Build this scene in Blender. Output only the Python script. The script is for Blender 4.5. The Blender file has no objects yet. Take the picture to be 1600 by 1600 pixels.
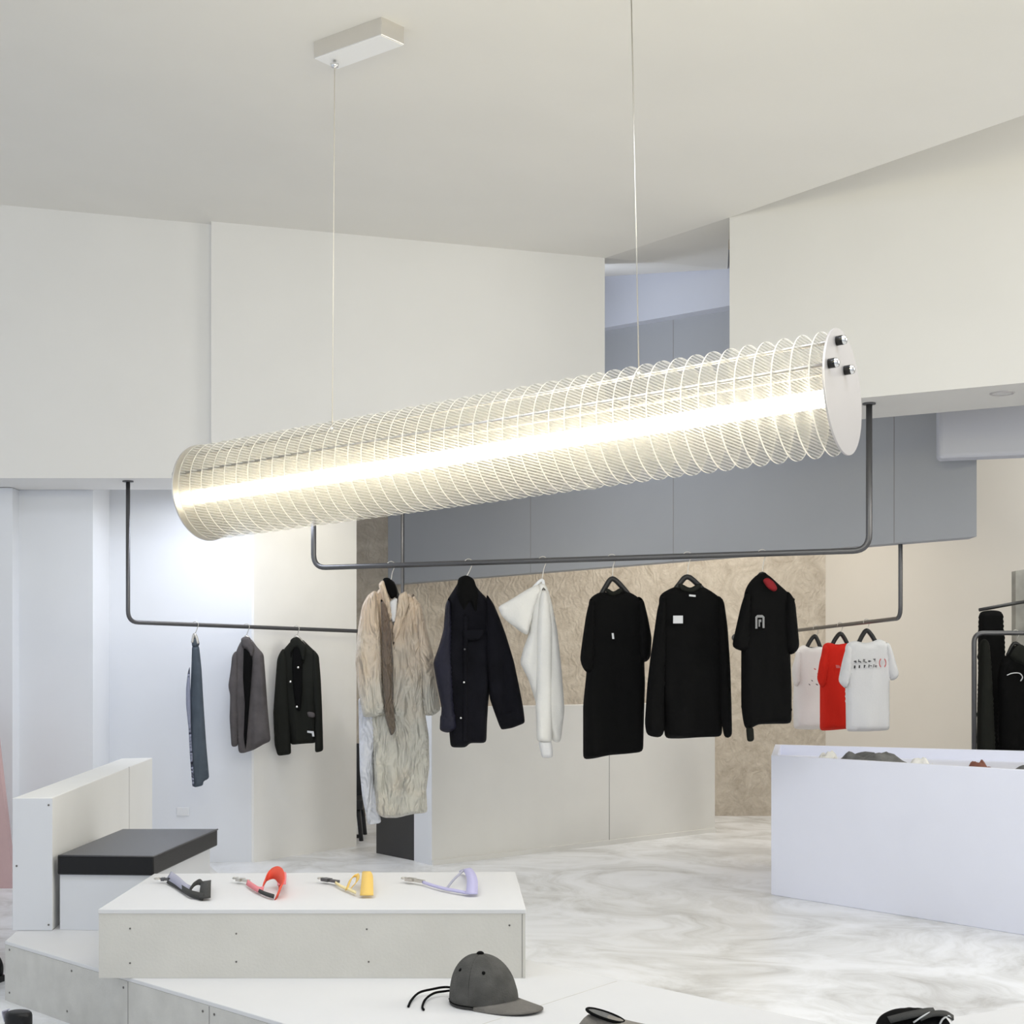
import bpy, bmesh, math, random
from mathutils import Vector, noise
from mathutils.geometry import delaunay_2d_cdt

S = bpy.context.scene
C = S.collection
PI = math.pi
rnd = random.Random(7)

# ------------------------------------------------------------------ camera
H, F, CX, CY = 1.05, 2200.0, 715.0, 1055.0      # eye height, focal length in px, vanishing point of the level view axis
cam = bpy.data.cameras.new('camera')
cam.sensor_width = 36.0
cam.lens = F / 1600 * 36
cam.shift_x = (800 - CX) / 1600
cam.shift_y = (CY - 800) / 1600
cam.clip_end = 200
co = bpy.data.objects.new('camera', cam); C.objects.link(co)
co.location = (0, 0, H); co.rotation_euler = (PI / 2, 0, 0)
S.camera = co

# ------------------------------------------------------------------ world, lights, exposure
S.view_settings.view_transform = 'Standard'
S.view_settings.look = 'None'
S.view_settings.gamma = 1
S.view_settings.use_curve_mapping = False
S.view_settings.exposure = 0.0
S.cycles.transparent_max_bounces = 96
S.cycles.max_bounces = 10
S.cycles.diffuse_bounces = 5
S.cycles.sample_clamp_indirect = 4.0
w = bpy.data.worlds.new('daylight'); S.world = w; w.use_nodes = True
bg = w.node_tree.nodes['Background']
bg.inputs['Color'].default_value = (0.93, 1.0, 1.10, 1)
bg.inputs['Strength'].default_value = 0.9

def area(name, loc, target, sx, sy, power, col):
    l = bpy.data.lights.new(name, 'AREA'); l.shape = 'RECTANGLE'; l.size = sx; l.size_y = sy
    l.energy = power; l.color = col
    o = bpy.data.objects.new(name, l); C.objects.link(o); o.location = loc
    o.rotation_euler = (Vector(target) - Vector(loc)).to_track_quat('-Z', 'Y').to_euler()
    return o
def spot(name, loc, target, power, col, size=1.2, blend=.8, r=.05):
    l = bpy.data.lights.new(name, 'SPOT'); l.spot_size = size; l.spot_blend = blend; l.shadow_soft_size = r
    l.energy = power; l.color = col
    o = bpy.data.objects.new(name, l); C.objects.link(o); o.location = loc
    o.rotation_euler = (Vector(target) - Vector(loc)).to_track_quat('-Z', 'Y').to_euler()
    return o
area('shopfront_daylight', (0.5, -3.4, 1.9), (0.3, 6, 1.2), 7.0, 2.8, 16, (0.95, 1.0, 1.15))
area('shop_downlight', (0.4, 3.4, 2.98), (0.4, 3.6, 0), 4.0, 0.8, 39, (0.93, 1.0, 1.16))
area('right_side_light', (4.2, 4.0, 2.5), (-1.0, 5.6, 0.5), 1.6, 1.2, 62, (1.03, 1.0, 0.90))
area('ceiling_warm_fill', (0.3, 2.2, 2.45), (0.3, 5.0, 3.25), 2.4, 0.3, 22, (1.10, 1.0, 0.62))  # added fill out of view that warms the ceiling; no such fixture here
area('rear_bay_light', (-0.45, 7.85, 2.57), (-0.5, 8.1, 0), 0.8, 0.3, 7, (1.0, 0.96, 0.85))
area('back_wall_light', (1.75, 9.15, 2.6), (1.2, 10.4, 0.9), 1.4, 0.3, 24, (1.06, 1.0, 0.88))
area('side_wall_light', (2.9, 7.6, 2.6), (3.5, 9.4, 1.0), 1.2, 0.3, 18, (0.98, 1.0, 0.98))
area('left_bay_light', (-1.15, 7.2, 2.03), (-0.9, 7.45, 0), 1.0, 0.2, 9.5, (0.92, 0.98, 1.12))
area('upper_wall_fill', (0.25, 7.85, 2.8), (1.6, 8.1, 2.95), 0.3, 0.5, 4.5, (0.90, 1.0, 1.20))  # added cool fill hidden behind the left soffit, brightens the upper wall

# ------------------------------------------------------------------ materials
def mat(name, col, rough=.6, metal=0., var=0., vscale=6., bump=0., bscale=60., spec=.35, sheen=0.):
    m = bpy.data.materials.new(name); m.use_nodes = True
    nt = m.node_tree; b = nt.nodes['Principled BSDF']
    b.inputs['Base Color'].default_value = (*col, 1)
    b.inputs['Roughness'].default_value = rough
    b.inputs['Metallic'].default_value = metal
    b.inputs['Specular IOR Level'].default_value = spec
    if sheen: b.inputs['Sheen Weight'].default_value = sheen
    tc = nt.nodes.new('ShaderNodeTexCoord')
    if var:
        n = nt.nodes.new('ShaderNodeTexNoise'); n.inputs['Scale'].default_value = vscale; n.inputs['Detail'].default_value = 5
        nt.links.new(tc.outputs['Object'], n.inputs['Vector'])
        r = nt.nodes.new('ShaderNodeValToRGB')
        r.color_ramp.elements[0].position = .3; r.color_ramp.elements[1].position = .7
        r.color_ramp.elements[0].color = (*[max(0, c * (1 - var)) for c in col], 1)
        r.color_ramp.elements[1].color = (*[min(1, c * (1 + var)) for c in col], 1)
        nt.links.new(n.outputs['Fac'], r.inputs['Fac']); nt.links.new(r.outputs['Color'], b.inputs['Base Color'])
    if bump:
        n2 = nt.nodes.new('ShaderNodeTexNoise'); n2.inputs['Scale'].default_value = bscale; n2.inputs['Detail'].default_value = 4
        nt.links.new(tc.outputs['Object'], n2.inputs['Vector'])
        bp = nt.nodes.new('ShaderNodeBump'); bp.inputs['Strength'].default_value = bump; bp.inputs['Distance'].default_value = .01
        nt.links.new(n2.outputs['Fac'], bp.inputs['Height']); nt.links.new(bp.outputs['Normal'], b.inputs['Normal'])
    return m

def floor_mat():
    m = mat('polished_concrete', (.72, .72, .71), .32, spec=.45)
    nt = m.node_tree; b = nt.nodes['Principled BSDF']
    tc = nt.nodes.new('ShaderNodeTexCoord')
    warp = nt.nodes.new('ShaderNodeTexNoise'); warp.inputs['Scale'].default_value = .8; warp.inputs['Detail'].default_value = 3
    nt.links.new(tc.outputs['Object'], warp.inputs['Vector'])
    add = nt.nodes.new('ShaderNodeMixRGB'); add.blend_type = 'ADD'; add.inputs['Fac'].default_value = 1.4
    nt.links.new(tc.outputs['Object'], add.inputs['Color1']); nt.links.new(warp.outputs['Color'], add.inputs['Color2'])
    n = nt.nodes.new('ShaderNodeTexNoise'); n.inputs['Scale'].default_value = 1.7; n.inputs['Detail'].default_value = 10
    n.inputs['Roughness'].default_value = .68; n.inputs['Distortion'].default_value = 1.2
    nt.links.new(add.outputs['Color'], n.inputs['Vector'])
    r = nt.nodes.new('ShaderNodeValToRGB'); e = r.color_ramp.elements
    e[0].position = .30; e[0].color = (.50, .49, .475, 1)
    e[1].position = .72; e[1].color = (.95, .965, 1.0, 1)
    x = e.new(.45); x.color = (.75, .755, .76, 1)
    x = e.new(.56); x.color = (.89, .90, .925, 1)
    nt.links.new(n.outputs['Fac'], r.inputs['Fac']); nt.links.new(r.outputs['Color'], b.inputs['Base Color'])
    n3 = nt.nodes.new('ShaderNodeTexNoise'); n3.inputs['Scale'].default_value = 9; n3.inputs['Detail'].default_value = 6
    nt.links.new(add.outputs['Color'], n3.inputs['Vector'])
    mr = nt.nodes.new('ShaderNodeMapRange'); mr.inputs['To Min'].default_value = .22; mr.inputs['To Max'].default_value = .5
    nt.links.new(n3.outputs['Fac'], mr.inputs['Value']); nt.links.new(mr.outputs['Result'], b.inputs['Roughness'])
    return m

def plaster_mat():
    m = mat('swirled_plaster', (.47, .41, .34), .75)
    nt = m.node_tree; b = nt.nodes['Principled BSDF']
    tc = nt.nodes.new('ShaderNodeTexCoord')
    n = nt.nodes.new('ShaderNodeTexNoise'); n.inputs['Scale'].default_value = 5; n.inputs['Detail'].default_value = 9; n.inputs['Distortion'].default_value = 2.2
    n.inputs['Roughness'].default_value = .65
    nt.links.new(tc.outputs['Object'], n.inputs['Vector'])
    r = nt.nodes.new('ShaderNodeValToRGB'); e = r.color_ramp.elements
    e[0].position = .3; e[0].color = (.40, .345, .28, 1); e[1].position = .7; e[1].color = (.60, .54, .46, 1)
    nt.links.new(n.outputs['Fac'], r.inputs['Fac']); nt.links.new(r.outputs['Color'], b.inputs['Base Color'])
    wv = nt.nodes.new('ShaderNodeTexWave'); wv.inputs['Scale'].default_value = 7; wv.inputs['Distortion'].default_value = 14; wv.inputs['Detail'].default_value = 4
    wv.inputs['Detail Scale'].default_value = 1.6
    nt.links.new(tc.outputs['Object'], wv.inputs['Vector'])
    bp = nt.nodes.new('ShaderNodeBump'); bp.inputs['Strength'].default_value = .35; bp.inputs['Distance'].default_value = .012
    nt.links.new(wv.outputs['Fac'], bp.inputs['Height']); nt.links.new(bp.outputs['Normal'], b.inputs['Normal'])
    return m

def coat_mat(name, c0, c1, z0, z1):
    """crumpled two-tone nylon: colour c1 above z1 running to c0 below z0 (world heights on the coat itself)"""
    m = mat(name, c0, .42, spec=.5, sheen=.2)
    nt = m.node_tree; b = nt.nodes['Principled BSDF']
    tc = nt.nodes.new('ShaderNodeTexCoord')
    sep = nt.nodes.new('ShaderNodeSeparateXYZ'); nt.links.new(tc.outputs['Object'], sep.inputs[0])
    mr = nt.nodes.new('ShaderNodeMapRange'); mr.inputs['From Min'].default_value = z0; mr.inputs['From Max'].default_value = z1
    nt.links.new(sep.outputs['Z'], mr.inputs['Value'])
    n = nt.nodes.new('ShaderNodeTexNoise'); n.inputs['Scale'].default_value = 7; n.inputs['Detail'].default_value = 3
    nt.links.new(tc.outputs['Object'], n.inputs['Vector'])
    ad = nt.nodes.new('ShaderNodeMath'); ad.operation = 'MULTIPLY_ADD'; ad.inputs[1].default_value = 1.2; ad.inputs[2].default_value = -.6
    nt.links.new(n.outputs['Fac'], ad.inputs[0])
    a2 = nt.nodes.new('ShaderNodeMath'); a2.operation = 'ADD'; a2.use_clamp = True
    nt.links.new(mr.outputs['Result'], a2.inputs[0]); nt.links.new(ad.outputs[0], a2.inputs[1])
    mx = nt.nodes.new('ShaderNodeMixRGB'); mx.inputs['Color1'].default_value = (*c0, 1); mx.inputs['Color2'].default_value = (*c1, 1)
    nt.links.new(a2.outputs[0], mx.inputs['Fac']); nt.links.new(mx.outputs['Color'], b.inputs['Base Color'])
    vm = nt.nodes.new('ShaderNodeMapping'); vm.inputs['Scale'].default_value = (1.6, 1.0, .5); vm.inputs['Rotation'].default_value = (0, .6, 0)
    nt.links.new(tc.outputs['Object'], vm.inputs['Vector'])
    n2 = nt.nodes.new('ShaderNodeTexNoise'); n2.inputs['Scale'].default_value = 11; n2.inputs['Detail'].default_value = 3; n2.inputs['Distortion'].default_value = .5
    nt.links.new(vm.outputs[0], n2.inputs['Vector'])
    bp = nt.nodes.new('ShaderNodeBump'); bp.inputs['Strength'].default_value = 1.0; bp.inputs['Distance'].default_value = .09
    nt.links.new(n2.outputs['Fac'], bp.inputs['Height']); nt.links.new(bp.outputs['Normal'], b.inputs['Normal'])
    return m

def disc_mat():
    """clear acrylic with fine horizontal ribs; light passes straight through, the ribs scatter part of it"""
    m = bpy.data.materials.new('ribbed_acrylic'); m.use_nodes = True
    nt = m.node_tree; nt.nodes.clear()
    out = nt.nodes.new('ShaderNodeOutputMaterial')
    tc = nt.nodes.new('ShaderNodeTexCoord'); sep = nt.nodes.new('ShaderNodeSeparateXYZ')
    nt.links.new(tc.outputs['Object'], sep.inputs[0])
    mul = nt.nodes.new('ShaderNodeMath'); mul.operation = 'MULTIPLY'; mul.inputs[1].default_value = 2 * PI * 37 / .352
    nt.links.new(sep.outputs['Z'], mul.inputs[0])
    sn = nt.nodes.new('ShaderNodeMath'); sn.operation = 'SINE'; nt.links.new(mul.outputs[0], sn.inputs[0])
    mr = nt.nodes.new('ShaderNodeMapRange'); mr.inputs['From Min'].default_value = -.2; mr.inputs['From Max'].default_value = .9
    mr.inputs['To Min'].default_value = .08; mr.inputs['To Max'].default_value = .36
    nt.links.new(sn.outputs[0], mr.inputs['Value'])
    tr = nt.nodes.new('ShaderNodeBsdfTransparent')
    gr = nt.nodes.new('ShaderNodeValToRGB'); ge = gr.color_ramp.elements      # grooves between the ribs let less light through
    ge[0].position = .10; ge[0].color = (.79, .785, .76, 1); ge[1].position = .38; ge[1].color = (.985, .98, .965, 1)
    g2 = nt.nodes.new('ShaderNodeMath'); g2.operation = 'MULTIPLY_ADD'; g2.inputs[1].default_value = .5; g2.inputs[2].default_value = .5
    nt.links.new(sn.outputs[0], g2.inputs[0]); nt.links.new(g2.outputs[0], gr.inputs['Fac']); nt.links.new(gr.outputs['Color'], tr.inputs['Color'])
    tl = nt.nodes.new('ShaderNodeBsdfTranslucent'); tl.inputs['Color'].default_value = (.97, .96, .93, 1)
    df = nt.nodes.new('ShaderNodeBsdfDiffuse'); df.inputs['Color'].default_value = (.93, .93, .91, 1)
    m1 = nt.nodes.new('ShaderNodeMixShader'); m1.inputs[0].default_value = .5
    nt.links.new(tl.outputs[0], m1.inputs[1]); nt.links.new(df.outputs[0], m1.inputs[2])
    m2 = nt.nodes.new('ShaderNodeMixShader')
    nt.links.new(mr.outputs['Result'], m2.inputs[0]); nt.links.new(tr.outputs[0], m2.inputs[1]); nt.links.new(m1.outputs[0], m2.inputs[2])
    gl = nt.nodes.new('ShaderNodeBsdfGlossy'); gl.inputs['Roughness'].default_value = .12
    
    m3 = nt.nodes.new('ShaderNodeMixShader')
    m3.inputs[0].default_value = .05; nt.links.new(m2.outputs[0], m3.inputs[1]); nt.links.new(gl.outputs[0], m3.inputs[2])
    nt.links.new(m3.outputs[0], out.inputs[0])
    return m
def rim_mat():
    m = bpy.data.materials.new('acrylic_edge'); m.use_nodes = True
    nt = m.node_tree; nt.nodes.clear()
    out = nt.nodes.new('ShaderNodeOutputMaterial')
    tr = nt.nodes.new('ShaderNodeBsdfTransparent')
    tl = nt.nodes.new('ShaderNodeBsdfTranslucent'); tl.inputs['Color'].default_value = (1, .97, .90, 1)
    df = nt.nodes.new('ShaderNodeBsdfDiffuse'); df.inputs['Color'].default_value = (.95, .94, .9, 1)
    m1 = nt.nodes.new('ShaderNodeMixShader'); m1.inputs[0].default_value = .4
    nt.links.new(tl.outputs[0], m1.inputs[1]); nt.links.new(df.outputs[0], m1.inputs[2])
    m2 = nt.nodes.new('ShaderNodeMixShader'); m2.inputs[0].default_value = .65
    nt.links.new(tr.outputs[0], m2.inputs[1]); nt.links.new(m1.outputs[0], m2.inputs[2])
    nt.links.new(m2.outputs[0], out.inputs[0])
    return m
def emit_mat(name, col, s):
    m = bpy.data.materials.new(name); m.use_nodes = True
    b = m.node_tree.nodes['Principled BSDF']
    b.inputs['Base Color'].default_value = (1, 1, 1, 1)
    b.inputs['Emission Color'].default_value = (*col, 1); b.inputs['Emission Strength'].default_value = s
    return m
def glass_mat():
    m = bpy.data.materials.new('clear_glass'); m.use_nodes = True
    nt = m.node_tree; nt.nodes.clear(); out = nt.nodes.new('ShaderNodeOutputMaterial')
    tr = nt.nodes.new('ShaderNodeBsdfTransparent'); tr.inputs['Color'].default_value = (.93, .96, .98, 1)
    gl = nt.nodes.new('ShaderNodeBsdfGlossy'); gl.inputs['Roughness'].default_value = .02
    mx = nt.nodes.new('ShaderNodeMixShader'); mx.inputs[0].default_value = .06
    nt.links.new(tr.outputs[0], mx.inputs[1]); nt.links.new(gl.outputs[0], mx.inputs[2]); nt.links.new(mx.outputs[0], out.inputs[0])
    return m

M = dict(
    floor=floor_mat(), plaster=plaster_mat(), disc=disc_mat(), rim=rim_mat(), glass=glass_mat(),
    ceil=mat('ceiling_paint', (.80, .78, .735), .9, var=.015, vscale=2),
    wall=mat('white_paint', (.82, .81, .79), .85, var=.012, vscale=3),
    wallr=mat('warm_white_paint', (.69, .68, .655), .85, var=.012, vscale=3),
    counterlam=mat('lavender_white_laminate', (.83, .85, .96), .55, var=.012, vscale=4),
    emblem=mat('grey_print', (.26, .26, .26), .85),
    coolwall=mat('cool_white_paint', (.80, .82, .86), .8, var=.012, vscale=3),
    fitting=mat('warm_white_panel', (.94, .925, .885), .75, var=.02, vscale=4),
    warmpanel=mat('warm_grey_panel', (.78, .77, .735), .75, var=.02, vscale=4),
    beige=mat('beige_paint', (.72, .68, .62), .85, var=.015, vscale=2),
    bulk=mat('grey_bulkhead_paint', (.40, .41, .43), .85, var=.02, vscale=2),
    upper=mat('pale_blue_grey_paint', (.62, .64, .71), .85),
    bluebox=mat('lavender_grey_paint', (.52, .53, .58), .8),
    seam=mat('seam_dark', (.30, .29, .28), .9),
    cement=mat('fibre_cement', (.60, .59, .555), .8, var=.06, vscale=14, bump=.15, bscale=140),
    cement_face=mat('fibre_cement_smooth', (.66, .645, .60), .75, var=.03, vscale=8, bump=.08, bscale=120),
    laminate=mat('white_laminate', (.71, .71, .715), .5, var=.01, vscale=5),
    benchwhite=mat('white_bench_board', (.86, .855, .83), .55, var=.012, vscale=4),
    shadelam=mat('shaded_white_laminate', (.68, .695, .73), .55, var=.012, vscale=4),  # bench white made darker and cooler: shade put into the colour
    black=mat('black_board', (.035, .035, .038), .45),
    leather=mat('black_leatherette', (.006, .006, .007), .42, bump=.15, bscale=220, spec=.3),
    leatherlit=mat('lit_black_leatherette', (.05, .05, .055), .38, bump=.15, bscale=220, spec=.7),  # same black leatherette, lighter: overhead sheen put into the colour
    steel=mat('dark_steel', (.13, .13, .135), .38, .8),
    blacksteel=mat('blackened_steel', (.07, .07, .07), .4, .7),
    chrome=mat('chrome', (.80, .80, .80), .12, 1.0),
    brushed=mat('brushed_nickel', (.74, .72, .69), .3, .9),
    satin=mat('satin_white_metal', (.52, .50, .50), .35, .3),
    blackmetal=mat('polished_black_metal', (.02, .02, .02), .15, .6, spec=.8),
    canopy_plate=mat('white_enamel', (.90, .90, .90), .3),
    wire=mat('steel_wire', (.62, .60, .56), .35, .9),
    cable=mat('clear_cable', (.72, .68, .60), .4, .2),
    screw=mat('screw_head', (.16, .15, .14), .5, .5),
    plastic=mat('white_plastic', (.82, .83, .85), .4),
    hanger=mat('black_hanger_plastic', (.02, .02, .02), .35),
    blackcloth=mat('black_cotton', (.005, .005, .005), .95, bump=.2, bscale=300, spec=.1),
    blackgreen=mat('black_wool', (.015, .016, .013), .9, bump=.25, bscale=250, spec=.15),
    navy=mat('dark_navy_denim', (.006, .006, .009), .9, var=.3, vscale=9, bump=.25, bscale=280, spec=.15),
    navysleeve=mat('navy_satin', (.009, .009, .021), .6, var=.3, vscale=12, bump=.2, bscale=90, spec=.3),
    cream=mat('off_white_knit', (.80, .79, .75), .9, var=.02, vscale=10, bump=.25, bscale=160, spec=.1),
    white_tee=mat('white_jersey', (.76, .76, .76), .9, bump=.2, bscale=200, spec=.1),
    pink_tee=mat('pale_pinkish_white_jersey', (.72, .69, .68), .9, bump=.2, bscale=200, spec=.1),
    red=mat('red_jersey', (.62, .022, .012), .85, bump=.2, bscale=200, spec=.15),
    greycloth=mat('grey_brown_wool', (.105, .095, .095), .9, var=.15, vscale=14, bump=.3, bscale=220, spec=.15),
    trousers=mat('slate_blue_wool', (.085, .105, .13), .85, var=.1, vscale=12, bump=.2, bscale=220, spec=.15),
    trousers_light=mat('pale_slate_lining', (.30, .32, .42), .8),
    redprint=mat('dark_red_print', (.22, .008, .012), .8),
    whiteprint=mat('white_print', (.62, .63, .64), .8),
    inkprint=mat('black_print', (.06, .06, .06), .8),
    redink=mat('faded_red_print', (.58, .14, .14), .8),
    capgrey=mat('washed_grey_twill', (.09, .088, .082), .9, var=.25, vscale=22, bump=.35, bscale=260, spec=.2),
    brimgrey=mat('washed_light_grey_twill', (.17, .16, .145), .9, var=.12, vscale=30, bump=.35, bscale=260, spec=.2),
    taupe=mat('taupe_suede', (.26, .24, .21), .9, var=.12, vscale=20, bump=.3, bscale=200),
    pink=mat('pale_pink_fabric', (.60, .42, .42), .85, var=.04, vscale=6),
    greyheap=mat('grey_cotton_heap', (.16, .16, .155), .9, var=.3, vscale=18, bump=.4, bscale=60),
    rust=mat('rust_leather', (.22, .09, .06), .7),
    str_black=mat('black_webbing', (.04, .04, .038), .7, bump=.3, bscale=300),
    str_grey=mat('grey_lavender_webbing', (.42, .42, .52), .7, bump=.3, bscale=300),
    str_red=mat('coral_webbing', (.80, .10, .055), .7, bump=.3, bscale=300),
    str_pink=mat('pink_webbing', (.85, .27, .30), .7, bump=.3, bscale=300),
    str_yellow=mat('yellow_webbing', (.85, .58, .16), .7, bump=.3, bscale=300),
    str_cream=mat('pale_yellow_webbing', (.90, .78, .42), .7, bump=.3, bscale=300),
    str_lilac=mat('lilac_webbing', (.50, .48, .72), .7, bump=.3, bscale=300),
    woodgrey=mat('grey_wood_board', (.30, .29, .26), .7, var=.2, vscale=10),
    coat=coat_mat('crumpled_tan_nylon', (.56, .545, .48), (.70, .55, .40), -.72, -.2),
    coatin=coat_mat('brown_nylon_facing', (.13, .10, .07), (.15, .10, .065), -.75, -.15),
    coatsilver=coat_mat('silver_nylon_lining', (.66, .68, .74), (.66, .68, .74), -1, 0),
    led=emit_mat('warm_led_diffuser', (1.0, .92, .76), 14.0),
    downlight=mat('downlight_lens', (.6, .6, .6), .3),
)

# ------------------------------------------------------------------ helpers
def P(px, py, D): return Vector(((px - CX) / F * D, D, H + (CY - py) / F * D))
def PZ(px, py, z):                                 # the point of the level plane at height z seen there
    return P(px, py, (H - z) * F / (py - CY))
def wloc(o):
    v = Vector((0, 0, 0))
    while o is not None: v += o.location; o = o.parent
    return v
def tag(o, label=None, cat=None, group=None, kind=None):
    if label: o['label'] = label
    if cat: o['category'] = cat
    if group: o['group'] = group
    if kind: o['kind'] = kind
    return o
def thing(name, loc, label, cat, group=None):
    o = bpy.data.objects.new(name, None); C.objects.link(o); o.location = loc; o.empty_display_size = .05
    return tag(o, label, cat, group)
def mesh(name, verts, faces, m, parent=None, smooth=False, loc=None, autosmooth=None):
    """verts in world coordinates; the object's origin is its parent's origin (or loc)"""
    base = wloc(parent) if parent is not None else Vector(loc or (0, 0, 0))
    me = bpy.data.meshes.new(name)
    me.from_pydata([Vector(v) - base for v in verts], [], faces)
    bm = bmesh.new(); bm.from_mesh(me); bmesh.ops.recalc_face_normals(bm, faces=bm.faces); bm.to_mesh(me); bm.free()
    ms = m if isinstance(m, (list, tuple)) else [m]
    for q in ms: me.materials.append(q)
    for p in me.polygons: p.use_smooth = smooth
    o = bpy.data.objects.new(name, me); C.objects.link(o)
    if parent is not None: o.parent = parent
    elif loc: o.location = loc
    return o
def bevel(o, wd=.003, seg=2):
    b = o.modifiers.new('bevel', 'BEVEL'); b.width = wd; b.segments = seg; b.limit_method = 'ANGLE'; b.angle_limit = .6
    return o
def prism(poly, vec):
    """poly: ring of points, extruded by vec"""
    poly = [Vector(p) for p in poly]; vec = Vector(vec); n = len(poly)
    v = poly + [p + vec for p in poly]
    f = [tuple(range(n)), tuple(range(2 * n - 1, n - 1, -1))] + [(i, (i + 1) % n, n + (i + 1) % n, n + i) for i in range(n)]
    return v, f
def hexa(bot, top):
    v = [Vector(p) for p in bot] + [Vector(p) for p in top]
    n = len(bot)
    return v, [tuple(range(n)), tuple(range(2 * n - 1, n - 1, -1))] + [(i, (i + 1) % n, n + (i + 1) % n, n + i) for i in range(n)]
def box(x0, x1, y0, y1, z0, z1):
    return prism([(x0, y0, z0), (x1, y0, z0), (x1, y1, z0), (x0, y1, z0)], (0, 0, z1 - z0))
def merge(*vf):
    V, Fc = [], []
    for v, f in vf:
        k = len(V); V += list(v); Fc += [tuple(i + k for i in q) for q in f]
    return V, Fc
def fillet(pts, r, n=7):
    pts = [Vector(p) for p in pts]; out = [pts[0]]
    for i in range(1, len(pts) - 1):
        a, b, c = pts[i - 1], pts[i], pts[i + 1]
        u = (a - b).normalized(); v = (c - b).normalized()
        ang = u.angle(v); d = min(r / math.tan(ang / 2), (a - b).length * .45, (c - b).length * .45)
        p0, p1 = b + u * d, b + v * d
        for k in range(n + 1):
            t = k / n; out.append((1 - t) ** 2 * p0 + 2 * t * (1 - t) * b + t * t * p1)
    out.append(pts[-1]); return out
def spline(pts, n=8):
    pts = [Vector(p) for p in pts]; q = [pts[0] * 2 - pts[1]] + pts + [pts[-1] * 2 - pts[-2]]; out = []
    for i in range(1, len(q) - 2):
        for k in range(n):
            t = k / n; a, b, c, d = q[i - 1], q[i], q[i + 1], q[i + 2]
            out.append(.5 * ((2 * b) + (c - a) * t + (2 * a - 5 * b + 4 * c - d) * t * t + (3 * b - a - 3 * c + d) * t ** 3))
    out.append(pts[-1]); return out
def tube(pts, r, seg=10):
    pts = [Vector(p) for p in pts]; V, Fc = [], []
    rr = r if isinstance(r, (list, tuple)) else [r] * len(pts)
    t0 = (pts[1] - pts[0]).normalized()
    nrm = t0.orthogonal().normalized()
    for i, p in enumerate(pts):
        t = ((pts[min(i + 1, len(pts) - 1)] - pts[max(i - 1, 0)])).normalized()
        nrm = (nrm - t * nrm.dot(t)).normalized(); bn = t.cross(nrm)
        for k in range(seg):
            a = 2 * PI * k / seg
            V.append(p + (nrm * math.cos(a) + bn * math.sin(a)) * rr[i])
    for i in range(len(pts) - 1):
        for k in range(seg):
            a, b = i * seg + k, i * seg + (k + 1) % seg
            Fc.append((a, b, b + seg, a + seg))
    Fc.append(tuple(range(seg - 1, -1, -1))); n = len(V); Fc.append(tuple(range(n - seg, n)))
    return V, Fc
def ribbon(pts, wvec, t=.002):
    """flat strap along pts; wvec = half width vector (one, or one per point)"""
    pts = [Vector(p) for p in pts]; n = len(pts)
    ws = wvec if isinstance(wvec, list) else [Vector(wvec)] * n
    V, Fc = [], []
    for i, p in enumerate(pts):
        tg = (pts[min(i + 1, n - 1)] - pts[max(i - 1, 0)]).normalized()
        nn = tg.cross(ws[i]).normalized() * t
        V += [p - ws[i] - nn, p + ws[i] - nn, p + ws[i] + nn, p - ws[i] + nn]
    for i in range(n - 1):
        for k in range(4):
            a, b = i * 4 + k, i * 4 + (k + 1) % 4
            Fc.append((a, b, b + 4, a + 4))
    Fc.append((3, 2, 1, 0)); m = 4 * n; Fc.append((m - 4, m - 3, m - 2, m - 1))
    return V, Fc
def disc(c, nrm, r, h, seg=16):
    return tube([Vector(c), Vector(c) + Vector(nrm).normalized() * h], r, seg)
def struct(name, vf, m, smooth=False, parent=None):
    o = mesh(name, vf[0], vf[1], m, parent, smooth)
    if parent is None: o['kind'] = 'structure'
    return o
def screws(parent, pts_nrm, r=.0035):
    for p, n in pts_nrm:
        v, f = disc(Vector(p), n, r, .0015, 8); mesh('screw', v, f, M['screw'], parent)

# ------------------------------------------------------------------ room shell
struct('floor', box(-8, 8, -5, 13, -.1, 0), M['floor'])
def zc(x): return 3.139 - .0931 * (x - .737)
F0 = Vector((.737, 7.05, 3.139)); F1 = Vector((1.215, 6.29, zc(1.215)))
E2 = Vector((1.994, 4.958, zc(1.994))); E3 = E2 + (E2 - F1) * 1.5; E3.z = zc(E3.x)
F2 = Vector((2.293, 5.70, 3.335)); F3 = Vector((3.155, 5.228, 3.50))
ceil_ring = [(-8, -5), (-8, 7.1), (F0.x - .02, 7.1), (F0.x, F0.y), (F1.x, F1.y), (E2.x, E2.y), (E3.x, E3.y), (6, -2), (6, -5)]
struct('ceiling', prism([(x, y, zc(x)) for x, y in ceil_ring], (0, 0, .12)), M['ceil'])
P3 = P(1137, 420, 7.9); P4 = P(945, 432, 8.68)
struct('ceiling_back', merge(([F0, F1, P3, P4, F0 + Vector((0, 0, .1)), F1 + Vector((0, 0, .1)), P3 + Vector((.0, 0, .1)), P4 + Vector((0, 0, .1))],
       [(0, 1, 2), (0, 2, 3), (6, 5, 4), (7, 6, 4), (0, 4, 5, 1), (1, 5, 6, 2), (2, 6, 7, 3), (3, 7, 4, 0)])), M['ceil'])
struct('ceiling_right', ([F1, E2, E3, F3, F2] + [v + Vector((0, 0, .1)) for v in (F1, E2, E3, F3, F2)],
       [(0, 1, 4), (1, 2, 3, 4), (5, 9, 6), (6, 9, 8, 7), (0, 5, 6, 1), (1, 6, 7, 2), (2, 7, 8, 3), (3, 8, 9, 4), (4, 9, 5, 0)]), M['ceil'])
struct('ceiling_sky_block', box(-8, 8, -5, 13, 4.3, 4.4), M['ceil'])  # unseen slab added to stop sky light leaking through the ceiling gaps

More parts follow.
